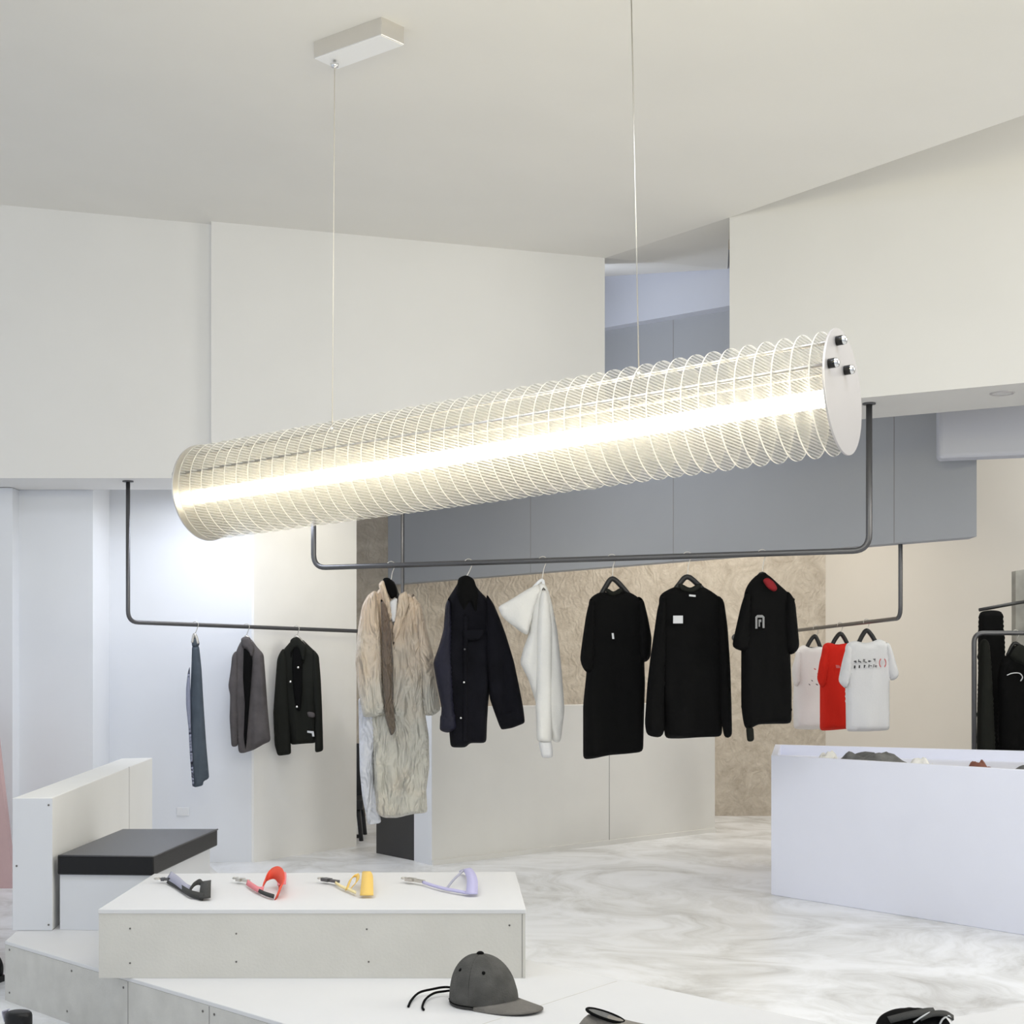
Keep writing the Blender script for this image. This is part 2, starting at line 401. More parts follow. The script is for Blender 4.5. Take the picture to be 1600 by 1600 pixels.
ZS = H + 310 * 7.05 / F                             # underside of the left soffit
def soffit_left(x0, x1, d0, d1):
    return hexa([(x0, d0, ZS), (x1, d0, ZS), (x1, d1, ZS), (x0, d1, ZS)],
                [(x0, d0, zc(x0) + .03), (x1, d0, zc(x1) + .03), (x1, d1, zc(x1) + .03), (x0, d1, zc(x0) + .03)])
xk = (330 - CX) / F * 7.05
struct('wall_upper_left', soffit_left(-7, xk, 7.10, 7.54), M['wall'])
struct('wall_upper_back', soffit_left(xk, .737, 7.05, 7.54), M['wall'])
struct('ceiling_rear_bay', box(-7, -.15, 7.54, 10.5, 2.6, 2.7), M['ceil'])
struct('wall_left_column', box(-2.368, -1.956, 7.55, 8.3, 0, 2.6), M['coolwall'])
struct('wall_left', box(-1.956, -1.143, 7.91, 8.0, 0, 2.6), M['coolwall'])
# warm panel wall, receding to the right, with its thin end
a, b = Vector((-1.143, 7.90, 0)), Vector((-.621, 8.65, 0)); nn = Vector((-(b - a).y, (b - a).x, 0)).normalized() * .05
struct('wall_fitting_room', prism([a, b, b + nn, a + nn], (0, 0, 2.6)), M['fitting'])
# low partition in front of the plaster wall
qa, qb = PZ(675, 1352, 0), PZ(1117, 1300, 0); qc = PZ(648, 1345, 0); dirp = (qb - qa).normalized()
qd = qb + (qc - qa).normalized() * .21
part = struct('wall_partition', prism([qa, qb, qd, qc], (0, 0, .867)), M['warmpanel'])
qn = Vector((dirp.y, -dirp.x, 0))
def on_part(px):                                      # foot of the partition's front face under that column of the picture
    k = (px - CX) / F; t = (k * qa.y - qa.x) / (dirp.x - k * dirp.y); return qa + dirp * t
s0 = on_part(952)
mesh('seam', *prism([s0 - dirp * .002 + qn * .001, s0 + dirp * .002 + qn * .001, s0 + dirp * .002 - qn * .01, s0 - dirp * .002 - qn * .01], (0, 0, .866)), M['seam'], part)
mesh('skirting', *prism([qa + qn * .012, qb + qn * .012, qb, qa], (0, 0, .028)), M['warmpanel'], part)
endd = (qc - qa).normalized(); endn = Vector((-endd.y, endd.x, 0))
if endn.y > 0: endn = -endn
mesh('end_face', *prism([qa + endn * .004, qc + endn * .004, qc, qa], (0, 0, .866)), M['coolwall'], part)
ba, bb = qc, PZ(588, 1333, 0); bn = Vector(((bb - ba).y, -(bb - ba).x, 0)).normalized()
if bn.y < 0: bn = -bn
struct('trim_black_board', prism([ba, bb, bb + bn * .04, ba + bn * .04], (0, 0, .867)), M['black'])
struct('wall_plaster', box(-1.6, 2.75, 10.5, 10.62, 0, 4.3), M['plaster'])
struct('wall_right', prism([(2.744, 10.5, 0), (3.62, 9.0, 0), (4.9, 6.8, 0), (5.0, 6.9, 0), (3.75, 9.1, 0), (2.9, 10.6, 0)], (0, 0, 4.3)), M['beige'])
struct('wall_right_front', box(5.6, 5.7, -5, 7.2, 0, 4.3), M['wall'])
# grey bulkhead hanging in front of the plaster wall
bx0, bx1 = P(606, 0, 10.47).x, 2.525
def bD(x): return 6.85 - 1.204 * (x - 2.525)
g0, g1 = Vector((bx0, bD(bx0) - .02, 0)), Vector((bx1, bD(bx1), 0)); gn = Vector(((g1 - g0).y, -(g1 - g0).x, 0)).normalized()
if gn.y < 0: gn = -gn
ZB = 1.725
bd0 = (g1 - g0).normalized()
bulk = struct('wall_bulkhead', prism([g0 + Vector((0, 0, ZB)), g1 + Vector((0, 0, ZB)), g1 + gn * .1 - bd0 * .1 + Vector((0, 0, ZB)), g0 + gn * .1 + Vector((0, 0, ZB))], (0, 0, 1.7)), M['bulk'])
bd = (g1 - g0).normalized()
for sx in (829, 1052, 1397):
    k = (sx - CX) / F; t = (k * g0.y - g0.x) / (bd.x - k * bd.y); q = g0 + bd * t + Vector((0, 0, ZB + .001))
    mesh('seam', *prism([q - bd * .002 - gn * .001, q + bd * .002 - gn * .001, q + bd * .002 + gn * .01, q - bd * .002 + gn * .01], (0, 0, 1.69)), M['seam'], bulk)
u0, u1 = P(900, 520, 8.87), P(1137, 478, 7.9); ud = (u1 - u0); u1b = u0 + ud * 1.35
t0_, t1_ = P(900, 435, 8.87), P(1137, 418, 7.9); t1b = t0_ + (t1_ - t0_) * 1.35
back = gn * .3
struct('wall_clerestory', hexa([u0, u1b, u1b + back, u0 + back], [t0_ + Vector((0, 0, .1)), t1b + Vector((0, 0, .1)), t1b + back + Vector((0, 0, .1)), t0_ + back + Vector((0, 0, .1))]), M['upper'])
# right soffit
ZR = H + 1.1837
f0, f1 = Vector((1.215, 6.29, 0)), Vector((3.155, 5.228, 0))
k0, k1 = Vector((1.215 + .22, 6.29 + .46, 0)), Vector((3.155 + .22, 5.228 + .46, 0))
topz = lambda v, base: base
sof = struct('wall_upper_right', hexa([f0 + Vector((0, 0, ZR)), f1 + Vector((0, 0, ZR)), k1 + Vector((0, 0, ZR)), k0 + Vector((0, 0, ZR))],
      [(f0.x, f0.y, F1.z + .02), (f1.x, f1.y, F3.z + .02), (k1.x, k1.y, F3.z + .02), (k0.x, k0.y, F1.z + .02)]), M['wallr'])
dl = thing('downlight', PZ(1566, 614, ZR) if False else P(1566, 614, (ZR - H) * F / (CY - 614)), 'small round recessed downlight in the underside of the upper right wall', 'light')
cdl = dl.location.copy()
mesh('trim_ring', *merge(tube([cdl + Vector((.045 * math.cos(t), .045 * math.sin(t), 0)) for t in [2 * PI * i / 24 for i in range(25)]], .006, 6)), M['satin'], dl, True)
mesh('lens', *disc(cdl + Vector((0, 0, -.002)), (0, 0, 1), .04, .004, 24), M['downlight'], dl)
# lavender box under it, nearer than the bulkhead
bxo = P(1466, 716, 6.72)
o = struct('wall_duct_box', prism([bxo, bxo + Vector((1.9, -.55, 0)), bxo + Vector((1.95, -.43, 0)), bxo + Vector((.03, .12, 0))], (0, 0, .55)), M['bluebox'])
bevel(o, .02, 3)
# window at the far left
win = tag(bpy.data.objects.new('window_1', None), None, None, None, 'structure'); C.objects.link(win); win.location = (-3.4, 7.5, 0)
mesh('frame', *merge(box(-2.428, -2.352, 7.44, 7.56, 0, 2.04), box(-4.6, -4.52, 7.44, 7.56, 0, 2.04), box(-4.52, -2.428, 7.46, 7.54, 1.99, 2.04), box(-4.52, -2.428, 7.46, 7.54, 0, .06)), M['coolwall'], win)
mesh('pane', *box(-4.52, -2.428, 7.495, 7.505, .06, 1.99), M['glass'], win)
# wall socket
so = P(286, 1268, 7.91)
sk = thing('wall_socket', so, 'small white power socket plate low on the white wall behind the bench', 'socket')
bevel(mesh('plate', *box(so.x - .036, so.x + .036, so.y - .008, so.y, so.z - .024, so.z + .024), M['plastic'], sk), .003)
mesh('outlet', *merge(box(so.x - .026, so.x - .006, so.y - .010, so.y - .008, so.z - .012, so.z + .012), box(so.x + .006, so.x + .026, so.y - .010, so.y - .008, so.z - .012, so.z + .012)), M['plastic'], sk)

# ------------------------------------------------------------------ rails
def rail(pts, r, label, m, rad=.06):
    root = thing('clothes_rail', pts[0], label, 'clothes rail')
    v, f = tube(fillet(pts, rad), r, 12); mesh('tube', v, f, m, root, True)
    for p, q in ((pts[0], pts[1]), (pts[-1], pts[-2])):
        d = (Vector(q) - Vector(p)).normalized()
        v, f = disc(p, d, .028, .006, 20); mesh('flange', v, f, m, root, True)
    return root
ZF = 1.593
fl, fr_ = Vector((P(490, 0, 7.12).x, 7.12, ZF)), Vector((P(1358, 0, 6.127).x, 6.127, ZF))
rail([Vector((fl.x, fl.y, ZS)), fl, fr_, Vector((fr_.x, fr_.y, ZR))], .0135, 'long dark steel rail hanging in front, carrying the coat and the black tops', M['steel'], .07)
rl, rr_ = P(200, 972, 7.2), P(629, 989, 8.6)
rail([Vector((rl.x, rl.y, ZS)), rl, rr_, Vector((rr_.x, rr_.y, 2.6))], .011, 'dark steel rail on the left carrying the trousers and two small jackets', M['steel'], .06)
tr_, tl_ = P(1407, 966, 7.25), P(1245, 985, 9.0)
tl_ = tr_ + (tl_ - tr_) * ((10.5 - 7.25) / (9.0 - 7.25))
rail([tl_, tr_, Vector((tr_.x, tr_.y, 2.6))], .011, 'dark steel rail on the right carrying the red and white tees', M['steel'], .06)
def lerpD(px, p0, D0, p1, D1):
    t = (px - p0) / (p1 - p0); return 1 / ((1 - t) / D0 + t / D1)
Dfront = lambda px: lerpD(px, 490, 7.12, 1358, 6.127)
Dleft = lambda px: lerpD(px, 200, 7.2, 629, 8.6)
Dright = lambda px: lerpD(px, 1407, 7.25, 1245, 9.0)
def yrail(px, which):
    if which == 'f': return CY - (ZF - H) * F / Dfront(px)
    if which == 'l': return 972 + (px - 200) * 17 / 429
    return 966 + (px - 1407) * 19 / -162

# ------------------------------------------------------------------ cloth
def cloth(name, px, D, T, m, parent, dy=0., fold=.012, ffreq=26., R=.034, seed=0, res=.014, closed_mid=0., bottom=1.0):
    """a soft body with the outline px (picture columns and rows at distance D), T half-thick, with hanging folds"""
    pts = [P(x, y, D) for x, y in px]
    ring = []
    n = len(pts)
    for i in range(n):
        a, b = pts[i], pts[(i + 1) % n]; k = max(1, int((b - a).length / res))
        for j in range(k):
            q = a + (b - a) * (j / k); ring.append((q.x, q.z))
    # gently round the outline
    rg = ring[:]
    for _ in range(2):
        rg = [tuple(.25 * rg[i - 1][c] + .5 * rg[i][c] + .25 * rg[(i + 1) % len(rg)][c] for c in (0, 1)) for i in range(len(rg))]
    ring = rg
    xs = [p[0] for p in ring]; zs = [p[1] for p in ring]
    ztop, zbot = max(zs), min(zs)
    rn = random.Random(seed + 11)
    def dist(x, z):
        best = 1e9
        for i in range(0, len(ring)):
            d = (ring[i][0] - x) ** 2 + (ring[i][1] - z) ** 2
            if d < best: best = d
        return math.sqrt(best)
    def inside(x, z):
        c = False; j = len(ring) - 1
        for i in range(len(ring)):
            xi, zi = ring[i]; xj, zj = ring[j]
            if (zi > z) != (zj > z) and x < (xj - xi) * (z - zi) / (zj - zi) + xi: c = not c
            j = i
        return c
    inner = []
    st = res * 1.05
    z = zbot + st * .5; row = 0
    while z < ztop:
        x = min(xs) + (st * .5 if row % 2 else 0)
        while x < max(xs):
            if inside(x, z) and dist(x, z) > res * .6: inner.append((x, z))
            x += st
        z += st * .9; row += 1
    allp = [Vector(p) for p in ring + inner]
    nb = len(ring)
    vs, es, fs, ov, oe, of = delaunay_2d_cdt(allp, [(i, (i + 1) % nb) for i in range(nb)], [], 1, 1e-5)
    V, front, backi = [], [], []
    for q in vs:
        d = dist(q.x, q.y); t = min(1, d / R); prof = math.sqrt(max(0, 1 - (1 - t) ** 2))
        drape = ((ztop - q.y) / max(.05, ztop - zbot))
        fz = fold * (.25 + .9 * drape * bottom)
        n1 = noise.noise(Vector((q.x * ffreq * .45 + seed, q.y * 2.2 + seed * 1.7, seed * .37)))
        n2 = noise.noise(Vector((q.x * ffreq + seed * 3.1, q.y * 5.5, seed)))
        off = fz * (1.3 * n1 + .7 * n2) * min(1, d / .012)
        front.append((q.x, D + dy - T * prof + off, q.y)); backi.append((q.x, D + dy + T * prof + off * .6, q.y))
    k = len(vs)
    onb = [dist(q.x, q.y) < 1e-5 for q in vs]
    V = [Vector(p) for p in front] + [Vector(p) for p in backi]
    mp = [i if onb[i] else i + k for i in range(k)]
    faces = [tuple(f) for f in fs] + [tuple(mp[i] for i in reversed(f)) for f in fs]
    o = mesh(name, V, faces, m, parent, True)
    bm = bmesh.new(); bm.from_mesh(o.data)
    bmesh.ops.delete(bm, geom=[v for v in bm.verts if not v.link_faces], context='VERTS'); bm.to_mesh(o.data); bm.free()
    return o
def patch(name, px, D, y, m, parent, h=.0025):
    pts = [P(x, yy, D) for x, yy in px]
    pts = [Vector((p.x, D + y, p.z)) for p in pts]
    return mesh(name, *prism(pts, (0, h, 0)), m, parent)
def button(px, py, D, y, m, parent, r=.007):
    q = P(px, py, D); return mesh('button', *disc((q.x, D + y, q.z), (0, -1, 0), r, .004, 10), m, parent, True)
def hanger(px, ytop, which, neck, sl, sr, label, m=None):
    """hook over the rail at column px, neck point and the two shoulder tips (picture positions)"""
    D = {'f': Dfront, 'l': Dleft, 'r': Dright}[which](px)
    yr = yrail(px, which); rr = .0135 if which == 'f' else .011
    c = P(px, yr, D)
    root = thing('clothes_hanger', (c.x, c.y, c.z), label, 'hanger', 'clothes hangers on the hanging rails')
    R = rr + .006
    hook = [c + Vector((R * math.sin(t), 0, R * math.cos(t))) for t in [(-110 + 26 * i) / 180 * PI for i in range(9)]]
    nk = P(neck[0], neck[1], D)
    pts = hook + spline([hook[-1], c + Vector((R * .3, 0, -R - .018)), nk], 5)[1:]
    mesh('hook', *tube(pts, .0022, 6), M['wire'], root, True)
    l, r = P(*sl, D), P(*sr, D); l, r = l + (r - l) * .13 + Vector((0, 0, -.02)), r + (l - r) * .13 + Vector((0, 0, -.02))
    v, f = tube(spline([l, nk * .5 + l * .5 + Vector((0, 0, .008)), nk + Vector((0, 0, -.004)), nk * .5 + r * .5 + Vector((0, 0, .008)), r], 5), .0125 if m is None else .008, 8)
    mesh('shoulder_bar', v, f, m or M['hanger'], root, True)
    lo = [l + (r - l) * .06, r + (l - r) * .06]
    mesh('trouser_bar', *tube(lo, .004, 6), m or M['hanger'], root, True)
    return root
def garment(name, px, D, label, cat, group=None):
    q = P(*px, D); return thing(name, (q.x, q.y, q.z), label, cat, group)

GF, GR, GL = 'clothes on the long front rail', 'tees on the right hand rail', 'clothes on the left hand rail'
# --- long tan coat
D = Dfront(618)
hanger(611, 0, 'f', (611, 908), (588, 955), (640, 962), 'hanger inside the long tan crumpled coat, steel hook over the front rail')
g = garment('long_coat', (618, 905), D, 'long crumpled tan and grey nylon coat, leftmost on the front rail', 'coat', GF)
cloth('body', [(600, 914), (612, 938), (620, 960), (628, 936), (640, 925), (655, 942), (660, 1000), (662, 1060), (665, 1119), (670, 1150), (671, 1200), (666, 1235), (668, 1270), (645, 1272), (621, 1278), (600, 1278), (588, 1272), (583, 1200), (580, 1130), (578, 1060), (576, 990), (574, 945), (588, 925)], D, .05, M['coat'], g, fold=.03, ffreq=22, seed=3, res=.011)
cloth('lining', [(560, 1090), (590, 1095), (588, 1160), (585, 1220), (596, 1286), (575, 1289), (566, 1245), (562, 1204), (561, 1150)], D, .025, M['coatsilver'], g, dy=.0, fold=.03, ffreq=34, seed=9, res=.010)
cloth('sleeve', [(588, 922), (594, 940), (597, 985), (599, 1060), (604, 1114), (586, 1119), (568, 1119), (561, 1080), (556, 1035), (560, 985), (567, 946), (576, 930)], D, .04, M['coat'], g, dy=-.045, fold=.028, ffreq=24, seed=5, res=.010)
cloth('sleeve', [(644, 926), (658, 944), (668, 985), (677, 1022), (683, 1070), (689, 1109), (677, 1117), (664, 1117), (659, 1080), (655, 1047), (652, 1000), (645, 960)], D, .038, M['coat'], g, dy=-.03, fold=.028, ffreq=24, seed=6, res=.010)
cloth('facing', [(596, 935), (606, 950), (612, 985), (616, 1040), (616, 1100), (620, 1140), (612, 1150), (603, 1120), (600, 1060), (598, 1000)], D, .015, M['coatin'], g, dy=-.085, fold=.006, ffreq=30, seed=12, res=.010)
cloth('collar', [(599, 903), (609, 903), (618, 915), (622, 930), (612, 938), (606, 926), (598, 915)], D, .014, M['blackcloth'], g, dy=-.03, fold=.004, R=.02, res=.008)
cloth('lapel', [(592, 914), (600, 906), (607, 930), (617, 962), (610, 974), (600, 945)], D, .012, M['coat'], g, dy=-.058, fold=.008, R=.02, res=.008)
cloth('lapel', [(624, 930), (636, 924), (640, 945), (626, 985), (615, 1010), (613, 985), (620, 955)], D, .012, M['coat'], g, dy=-.058, fold=.008, R=.02, res=.008)
cloth('undershirt', [(609, 941), (622, 934), (620, 962), (616, 980), (611, 965)], D, .008, M['white_tee'], g, dy=-.062, fold=.004, R=.02, res=.008)
cloth('cuff', [(568, 1098), (602, 1096), (604, 1114), (586, 1120), (568, 1120)], D, .03, M['coat'], g, dy=-.055, fold=.012, R=.03, res=.009)
cloth('cuff', [(658, 1090), (685, 1084), (689, 1109), (677, 1118), (664, 1118)], D, .03, M['coat'], g, dy=-.04, fold=.012, R=.03, res=.009)
# --- dark navy jacket
D = Dfront(735)
hanger(732, 0, 'f', (727, 904), (705, 930), (764, 940), 'hanger inside the dark navy jacket, steel hook over the front rail')
g = garment('denim_jacket', (727, 902), D, 'dark navy short jacket with open cuffs, second from left on the front rail', 'jacket', GF)
cloth('body', [(718, 906), (726, 902), (738, 906), (748, 922), (766, 940), (768, 1000), (768, 1060), (763, 1096), (761, 1130), (760, 1161), (731, 1161), (731, 1168), (704, 1168), (700, 1120), (697, 1060), (697, 990), (700, 935), (711, 918)], D, .055, M['navy'], g, fold=.02, ffreq=22, seed=21, res=.012)
cloth('sleeve', [(703, 930), (706, 970), (707, 1030), (709, 1090), (713, 1138), (700, 1144), (688, 1140), (690, 1105), (682, 1065), (677, 1035), (686, 1010), (693, 985), (696, 945)], D, .045, M['navysleeve'], g, dy=-.04, fold=.02, seed=22, res=.011)
cloth('sleeve', [(760, 928), (771, 944), (782, 970), (791, 995), (803, 1035), (812, 1079), (817, 1105), (820, 1129), (800, 1136), (782, 1139), (773, 1115), (765, 1092), (760, 1040), (757, 980)], D, .045, M['navy'], g, dy=-.035, fold=.02, seed=23, res=.011)
cloth('collar', [(716, 904), (728, 899), (740, 905), (748, 930), (744, 962), (734, 940), (724, 962), (712, 930)], D, .02, M['blackcloth'], g, dy=-.05, fold=.006, R=.03, res=.009)
cloth('pocket_flap', [(722, 985), (756, 984), (754, 998), (738, 1003), (723, 998)], D, .006, M['navy'], g, dy=-.068, fold=.003, R=.015, res=.009)
cloth('placket', [(724, 960), (731, 960), (731, 1160), (722, 1160)], D, .008, M['navy'], g, dy=-.066, fold=.006, R=.015, res=.010)
cloth('cuff', [(688, 1116), (712, 1114), (714, 1138), (700, 1145), (687, 1141)], D, .035, M['navysleeve'], g, dy=-.05, fold=.006, R=.03, res=.009)
cloth('cuff', [(777, 1113), (815, 1106), (820, 1129), (800, 1137), (782, 1140)], D, .035, M['navy'], g, dy=-.045, fold=.006, R=.03, res=.009)
button(725, 1066, D, -.076, M['chrome'], g, .005); button(720, 1121, D, -.076, M['chrome'], g, .005); button(726, 1015, D, -.076, M['steel'], g, .005)
# --- off-white garment
D = Dfront(845)
hanger(848, 0, 'f', (847, 905), (815, 930), (858, 935), 'hanger inside the off-white knit top, steel hook over the front rail', M['plastic'])
g = garment('knit_top', (846, 908), D, 'off-white knit top hung askew with one drooping sleeve, between navy jacket and black tees', 'top', GF)
cloth('body', [(840, 913), (848, 909), (855, 916), (863, 945), (871, 985), (877, 1040), (881, 1090), (882, 1110), (876, 1160), (864, 1160), (850, 1120), (838, 1101), (830, 1075), (824, 1058), (812, 1036), (818, 1012), (826, 992), (830, 950)], D, .045, M['cream'], g, fold=.022, ffreq=20, seed=31, res=.012)
cloth('sleeve', [(777, 949), (800, 936), (822, 922), (842, 912), (846, 925), (834, 960), (824, 994), (810, 985), (796, 974), (786, 966)], D, .03, M['cream'], g, dy=-.02, fold=.016, seed=32, res=.011)
cloth('sleeve', [(848, 916), (856, 930), (862, 985), (862, 1060), (862, 1120), (861, 1160), (838, 1158), (836, 1101), (838, 1040), (838, 980), (842, 935)], D, .032, M['cream'], g, dy=-.045, fold=.018, seed=33, res=.011)
cloth('cuff', [(840, 1156), (861, 1157), (863, 1183), (846, 1184)], D, .02, M['white_tee'], g, dy=-.045, fold=.006, R=.02, res=.009)
# --- black tee
D = Dfront(958)
hanger(956, 0, 'f', (957, 903), (926, 930), (998, 932), 'wide black hanger inside the longest black tee, steel hook over the front rail')
g = garment('black_tee', (957, 930), D, 'extra long black tee with cut sleeves and small chest mark, nearest the off-white top', 't-shirt', GF)
cloth('body', [(945, 922), (950, 928), (957, 929), (966, 927), (972, 921), (990, 928), (1003, 938), (1006, 990), (1007, 1040), (1008, 1068), (1006, 1130), (1005, 1175), (978, 1178), (951, 1180), (930, 1185), (911, 1187), (911, 1140), (911, 1101), (916, 1054), (918, 1000), (920, 936), (932, 927)], D, .05, M['blackcloth'], g, fold=.022, ffreq=18, seed=41)
cloth('sleeve', [(922, 933), (930, 940), (930, 1000), (926, 1050), (916, 1054), (911, 1047), (905, 1032), (909, 1000), (915, 960)], D, .035, M['blackcloth'], g, dy=-.03, fold=.012, seed=42)
cloth('sleeve', [(994, 930), (1004, 936), (1011, 965), (1017, 997), (1015, 1030), (1004, 1038), (996, 1030), (994, 980)], D, .035, M['blackcloth'], g, dy=-.03, fold=.012, seed=43)
cloth('collar', [(943, 920), (948, 919), (957, 926), (967, 919), (973, 919), (968, 929), (957, 933), (948, 930)], D, .012, M['blackgreen'], g, dy=-.035, fold=.001, R=.012, res=.008)
patch('chest_mark', [(953, 990), (956, 990), (957, 999), (954, 999)], D, -.076, M['whiteprint'], g)
# --- black long-sleeved top
D = Dfront(1077)
hanger(1074, 0, 'f', (1074, 900), (1036, 926), (1122, 930), 'wide black hanger inside the black long-sleeved top, steel hook over the front rail')
g = garment('sweatshirt', (1076, 928), D, 'black long-sleeved top with a small white rectangle on the chest, fifth along the front rail', 'sweatshirt', GF)
cloth('body', [(1058, 915), (1066, 921), (1076, 923), (1088, 920), (1094, 914), (1112, 924), (1128, 936), (1130, 1000), (1130, 1080), (1128, 1151), (1094, 1152), (1065, 1154), (1039, 1154), (1034, 1100), (1030, 1040), (1028, 980), (1030, 930), (1042, 922)], D, .05, M['blackcloth'], g, fold=.022, ffreq=16, seed=51)
cloth('sleeve', [(1034, 927), (1041, 940), (1040, 1010), (1038, 1080), (1037, 1142), (1032, 1153), (1009, 1149), (1006, 1130), (1010, 1068), (1015, 1025), (1020, 992), (1026, 950)], D, .04, M['blackcloth'], g, dy=-.03, fold=.016, seed=52)
cloth('sleeve', [(1118, 928), (1129, 937), (1135, 980), (1139, 1040), (1141, 1100), (1142, 1152), (1130, 1154), (1124, 1120), (1121, 1040), (1119, 980)], D, .04, M['blackcloth'], g, dy=-.03, fold=.016, seed=53)
cloth('collar', [(1056, 913), (1062, 912), (1076, 920), (1090, 912), (1096, 912), (1089, 924), (1076, 928), (1064, 925)], D, .012, M['blackgreen'], g, dy=-.035, fold=.001, R=.012, res=.008)
patch('chest_patch', [(1048, 963), (1063, 963), (1063, 975), (1048, 975)], D, -.074, M['whiteprint'], g)
patch('neck_label', [(1073, 930), (1083, 931), (1083, 934), (1073, 933)], D, -.068, M['whiteprint'], g)
# --- black tee with emblem
D = Dfront(1195)
hanger(1191, 0, 'f', (1191, 896), (1168, 922), (1228, 928), 'hanger inside the black tee with red neck print, steel hook over the front rail')
g = garment('black_tee', (1192, 905), D, 'black tee with red neck print and grey chest emblem, rightmost on the front rail', 't-shirt', GF)
cloth('body', [(1180, 900), (1191, 892), (1203, 900), (1218, 914), (1234, 928), (1235, 980), (1235, 1025), (1237, 1077), (1237, 1131), (1208, 1131), (1179, 1132), (1176, 1140), (1164, 1140), (1160, 1120), (1158, 1101), (1158, 1018), (1160, 960), (1163, 925), (1170, 910)], D, .05, M['blackcloth'], g, fold=.02, ffreq=18, seed=61)
cloth('sleeve', [(1164, 922), (1172, 930), (1172, 980), (1168, 1020), (1158, 1018), (1141, 1012), (1148, 980), (1156, 945)], D, .035, M['blackcloth'], g, dy=-.03, fold=.012, seed=62)
cloth('sleeve', [(1226, 922), (1234, 928), (1240, 940), (1244, 980), (1247, 1013), (1234, 1026), (1224, 1018), (1222, 970)], D, .035, M['blackcloth'], g, dy=-.03, fold=.012, seed=63)
cloth('neck_print', [(1186, 908), (1194, 903), (1204, 910), (1211, 921), (1206, 927), (1195, 921)], D, .006, M['redprint'], g, dy=-.062, fold=.002, R=.012, res=.008)
emb = [(1175, 965), (1178, 962), (1186, 962), (1189, 965), (1189, 982), (1186, 982), (1186, 966), (1178, 966), (1178, 983), (1175, 983)]
patch('chest_emblem', emb, D, -.073, M['emblem'], g)
patch('chest_emblem', [(1180, 969), (1184, 969), (1184, 973), (1182, 973), (1182, 980), (1180, 980)], D, -.073, M['emblem'], g)
cloth('strap', [(1164, 1136), (1176, 1136), (1177, 1158), (1166, 1159)], D, .008, M['blackgreen'], g, dy=-.02, fold=.003, R=.01, res=.008)
# --- three tees at right
D = Dright(1262) - .06
hanger(1275, 0, 'r', (1273, 993), (1257, 1006), (1286, 1008), 'black hanger of the pale tee at the far end of the right rail')
D = Dright(1275)
g = garment('white_tee', (1262, 1008), D, 'pale pinkish-white tee, half hidden behind the black tee and the red one', 't-shirt', GR)
cloth('body', [(1256, 1006), (1263, 1012), (1273, 1012), (1281, 1008), (1290, 1014), (1290, 1139), (1262, 1140), (1240, 1139), (1239, 1100), (1241, 1050), (1243, 1016)], D, .05, M['pink_tee'], g, fold=.03, ffreq=16, seed=71)
cloth('sleeve', [(1244, 1013), (1250, 1016), (1250, 1050), (1246, 1074), (1238, 1072), (1235, 1046)], D, .035, M['pink_tee'], g, dy=-.03, fold=.012, seed=72)
for i, (x, y, q) in enumerate([(1266, 1044, 3), (1271, 1052, 2), (1262, 1062, 2), (1269, 1068, 3), (1258, 1068, 2)]):
    patch('print', [(x, y), (x + q, y + 1), (x + q + 1, y + 3), (x + 1, y + 2)], D, -.085, M['redink'] if i < 2 else M['inkprint'], g)
D = Dright(1314)
hanger(1313, 0, 'r', (1313, 989), (1295, 1004), (1329, 1002), 'black hanger of the red tee on the right rail')
g = garment('red_tee', (1310, 1006), D, 'bright red tee between the two white tees on the right rail', 't-shirt', GR)
cloth('body', [(1286, 1006), (1297, 1003), (1305, 1008), (1316, 1006), (1326, 1004), (1335, 1010), (1336, 1060), (1334, 1138), (1322, 1139), (1300, 1141), (1281, 1142), (1281, 1076), (1282, 1030)], D, .05, M['red'], g, fold=.035, ffreq=17, seed=81)
cloth('sleeve', [(1287, 1006), (1294, 1012), (1292, 1050), (1288, 1076), (1281, 1076), (1274, 1061), (1279, 1030)], D, .035, M['red'], g, dy=-.03, fold=.012, seed=82)
patch('chest_print', [(1300, 1039), (1306, 1040), (1307, 1044), (1301, 1044)], D, -.08, M['redink'], g)
D = Dright(1356)
hanger(1354, 0, 'r', (1354, 984), (1336, 1001), (1374, 999), 'black hanger of the printed white tee on the right rail')
g = garment('white_tee', (1355, 1004), D, 'white tee with two rows of dark lettering, rightmost on the right rail', 't-shirt', GR)
cloth('body', [(1336, 1000), (1342, 1003), (1354, 1005), (1366, 1002), (1372, 997), (1387, 1004), (1391, 1040), (1390, 1064), (1390, 1141), (1356, 1143), (1322, 1143), (1321, 1078), (1319, 1040), (1321, 1006)], D, .05, M['white_tee'], g, fold=.02, ffreq=15, seed=91)
cloth('sleeve', [(1321, 1006), (1330, 1012), (1329, 1050), (1320, 1078), (1307, 1065), (1313, 1035)], D, .035, M['white_tee'], g, dy=-.03, fold=.012, seed=92)
cloth('sleeve', [(1380, 1002), (1388, 1005), (1396, 1030), (1403, 1057), (1390, 1066), (1382, 1050)], D, .035, M['white_tee'], g, dy=-.03, fold=.012, seed=93)
q0 = P(1326, 1032, D)
strokes = []
def glyph(x, y, s, sd):
    rr = random.Random(sd); out = []
    for k in range(3):
        x0, y0 = x + rr.uniform(0, .6) * s, y + rr.uniform(0, .8) * s
        if rr.random() < .5: q = [(x0, y0), (x0 + s * .6, y0 + .15 * s), (x0 + s * .6, y0 + .38 * s), (x0, y0 + .25 * s)]
        else: q = [(x0, y), (x0 + s * .22, y), (x0 + s * .12, y + s * .9), (x0 - s * .08, y + s * .9)]
        out.append(prism([Vector((P(a, b_, D).x, D - .078, P(a, b_, D).z)) for a, b_ in q], (0, .002, 0)))
    return out
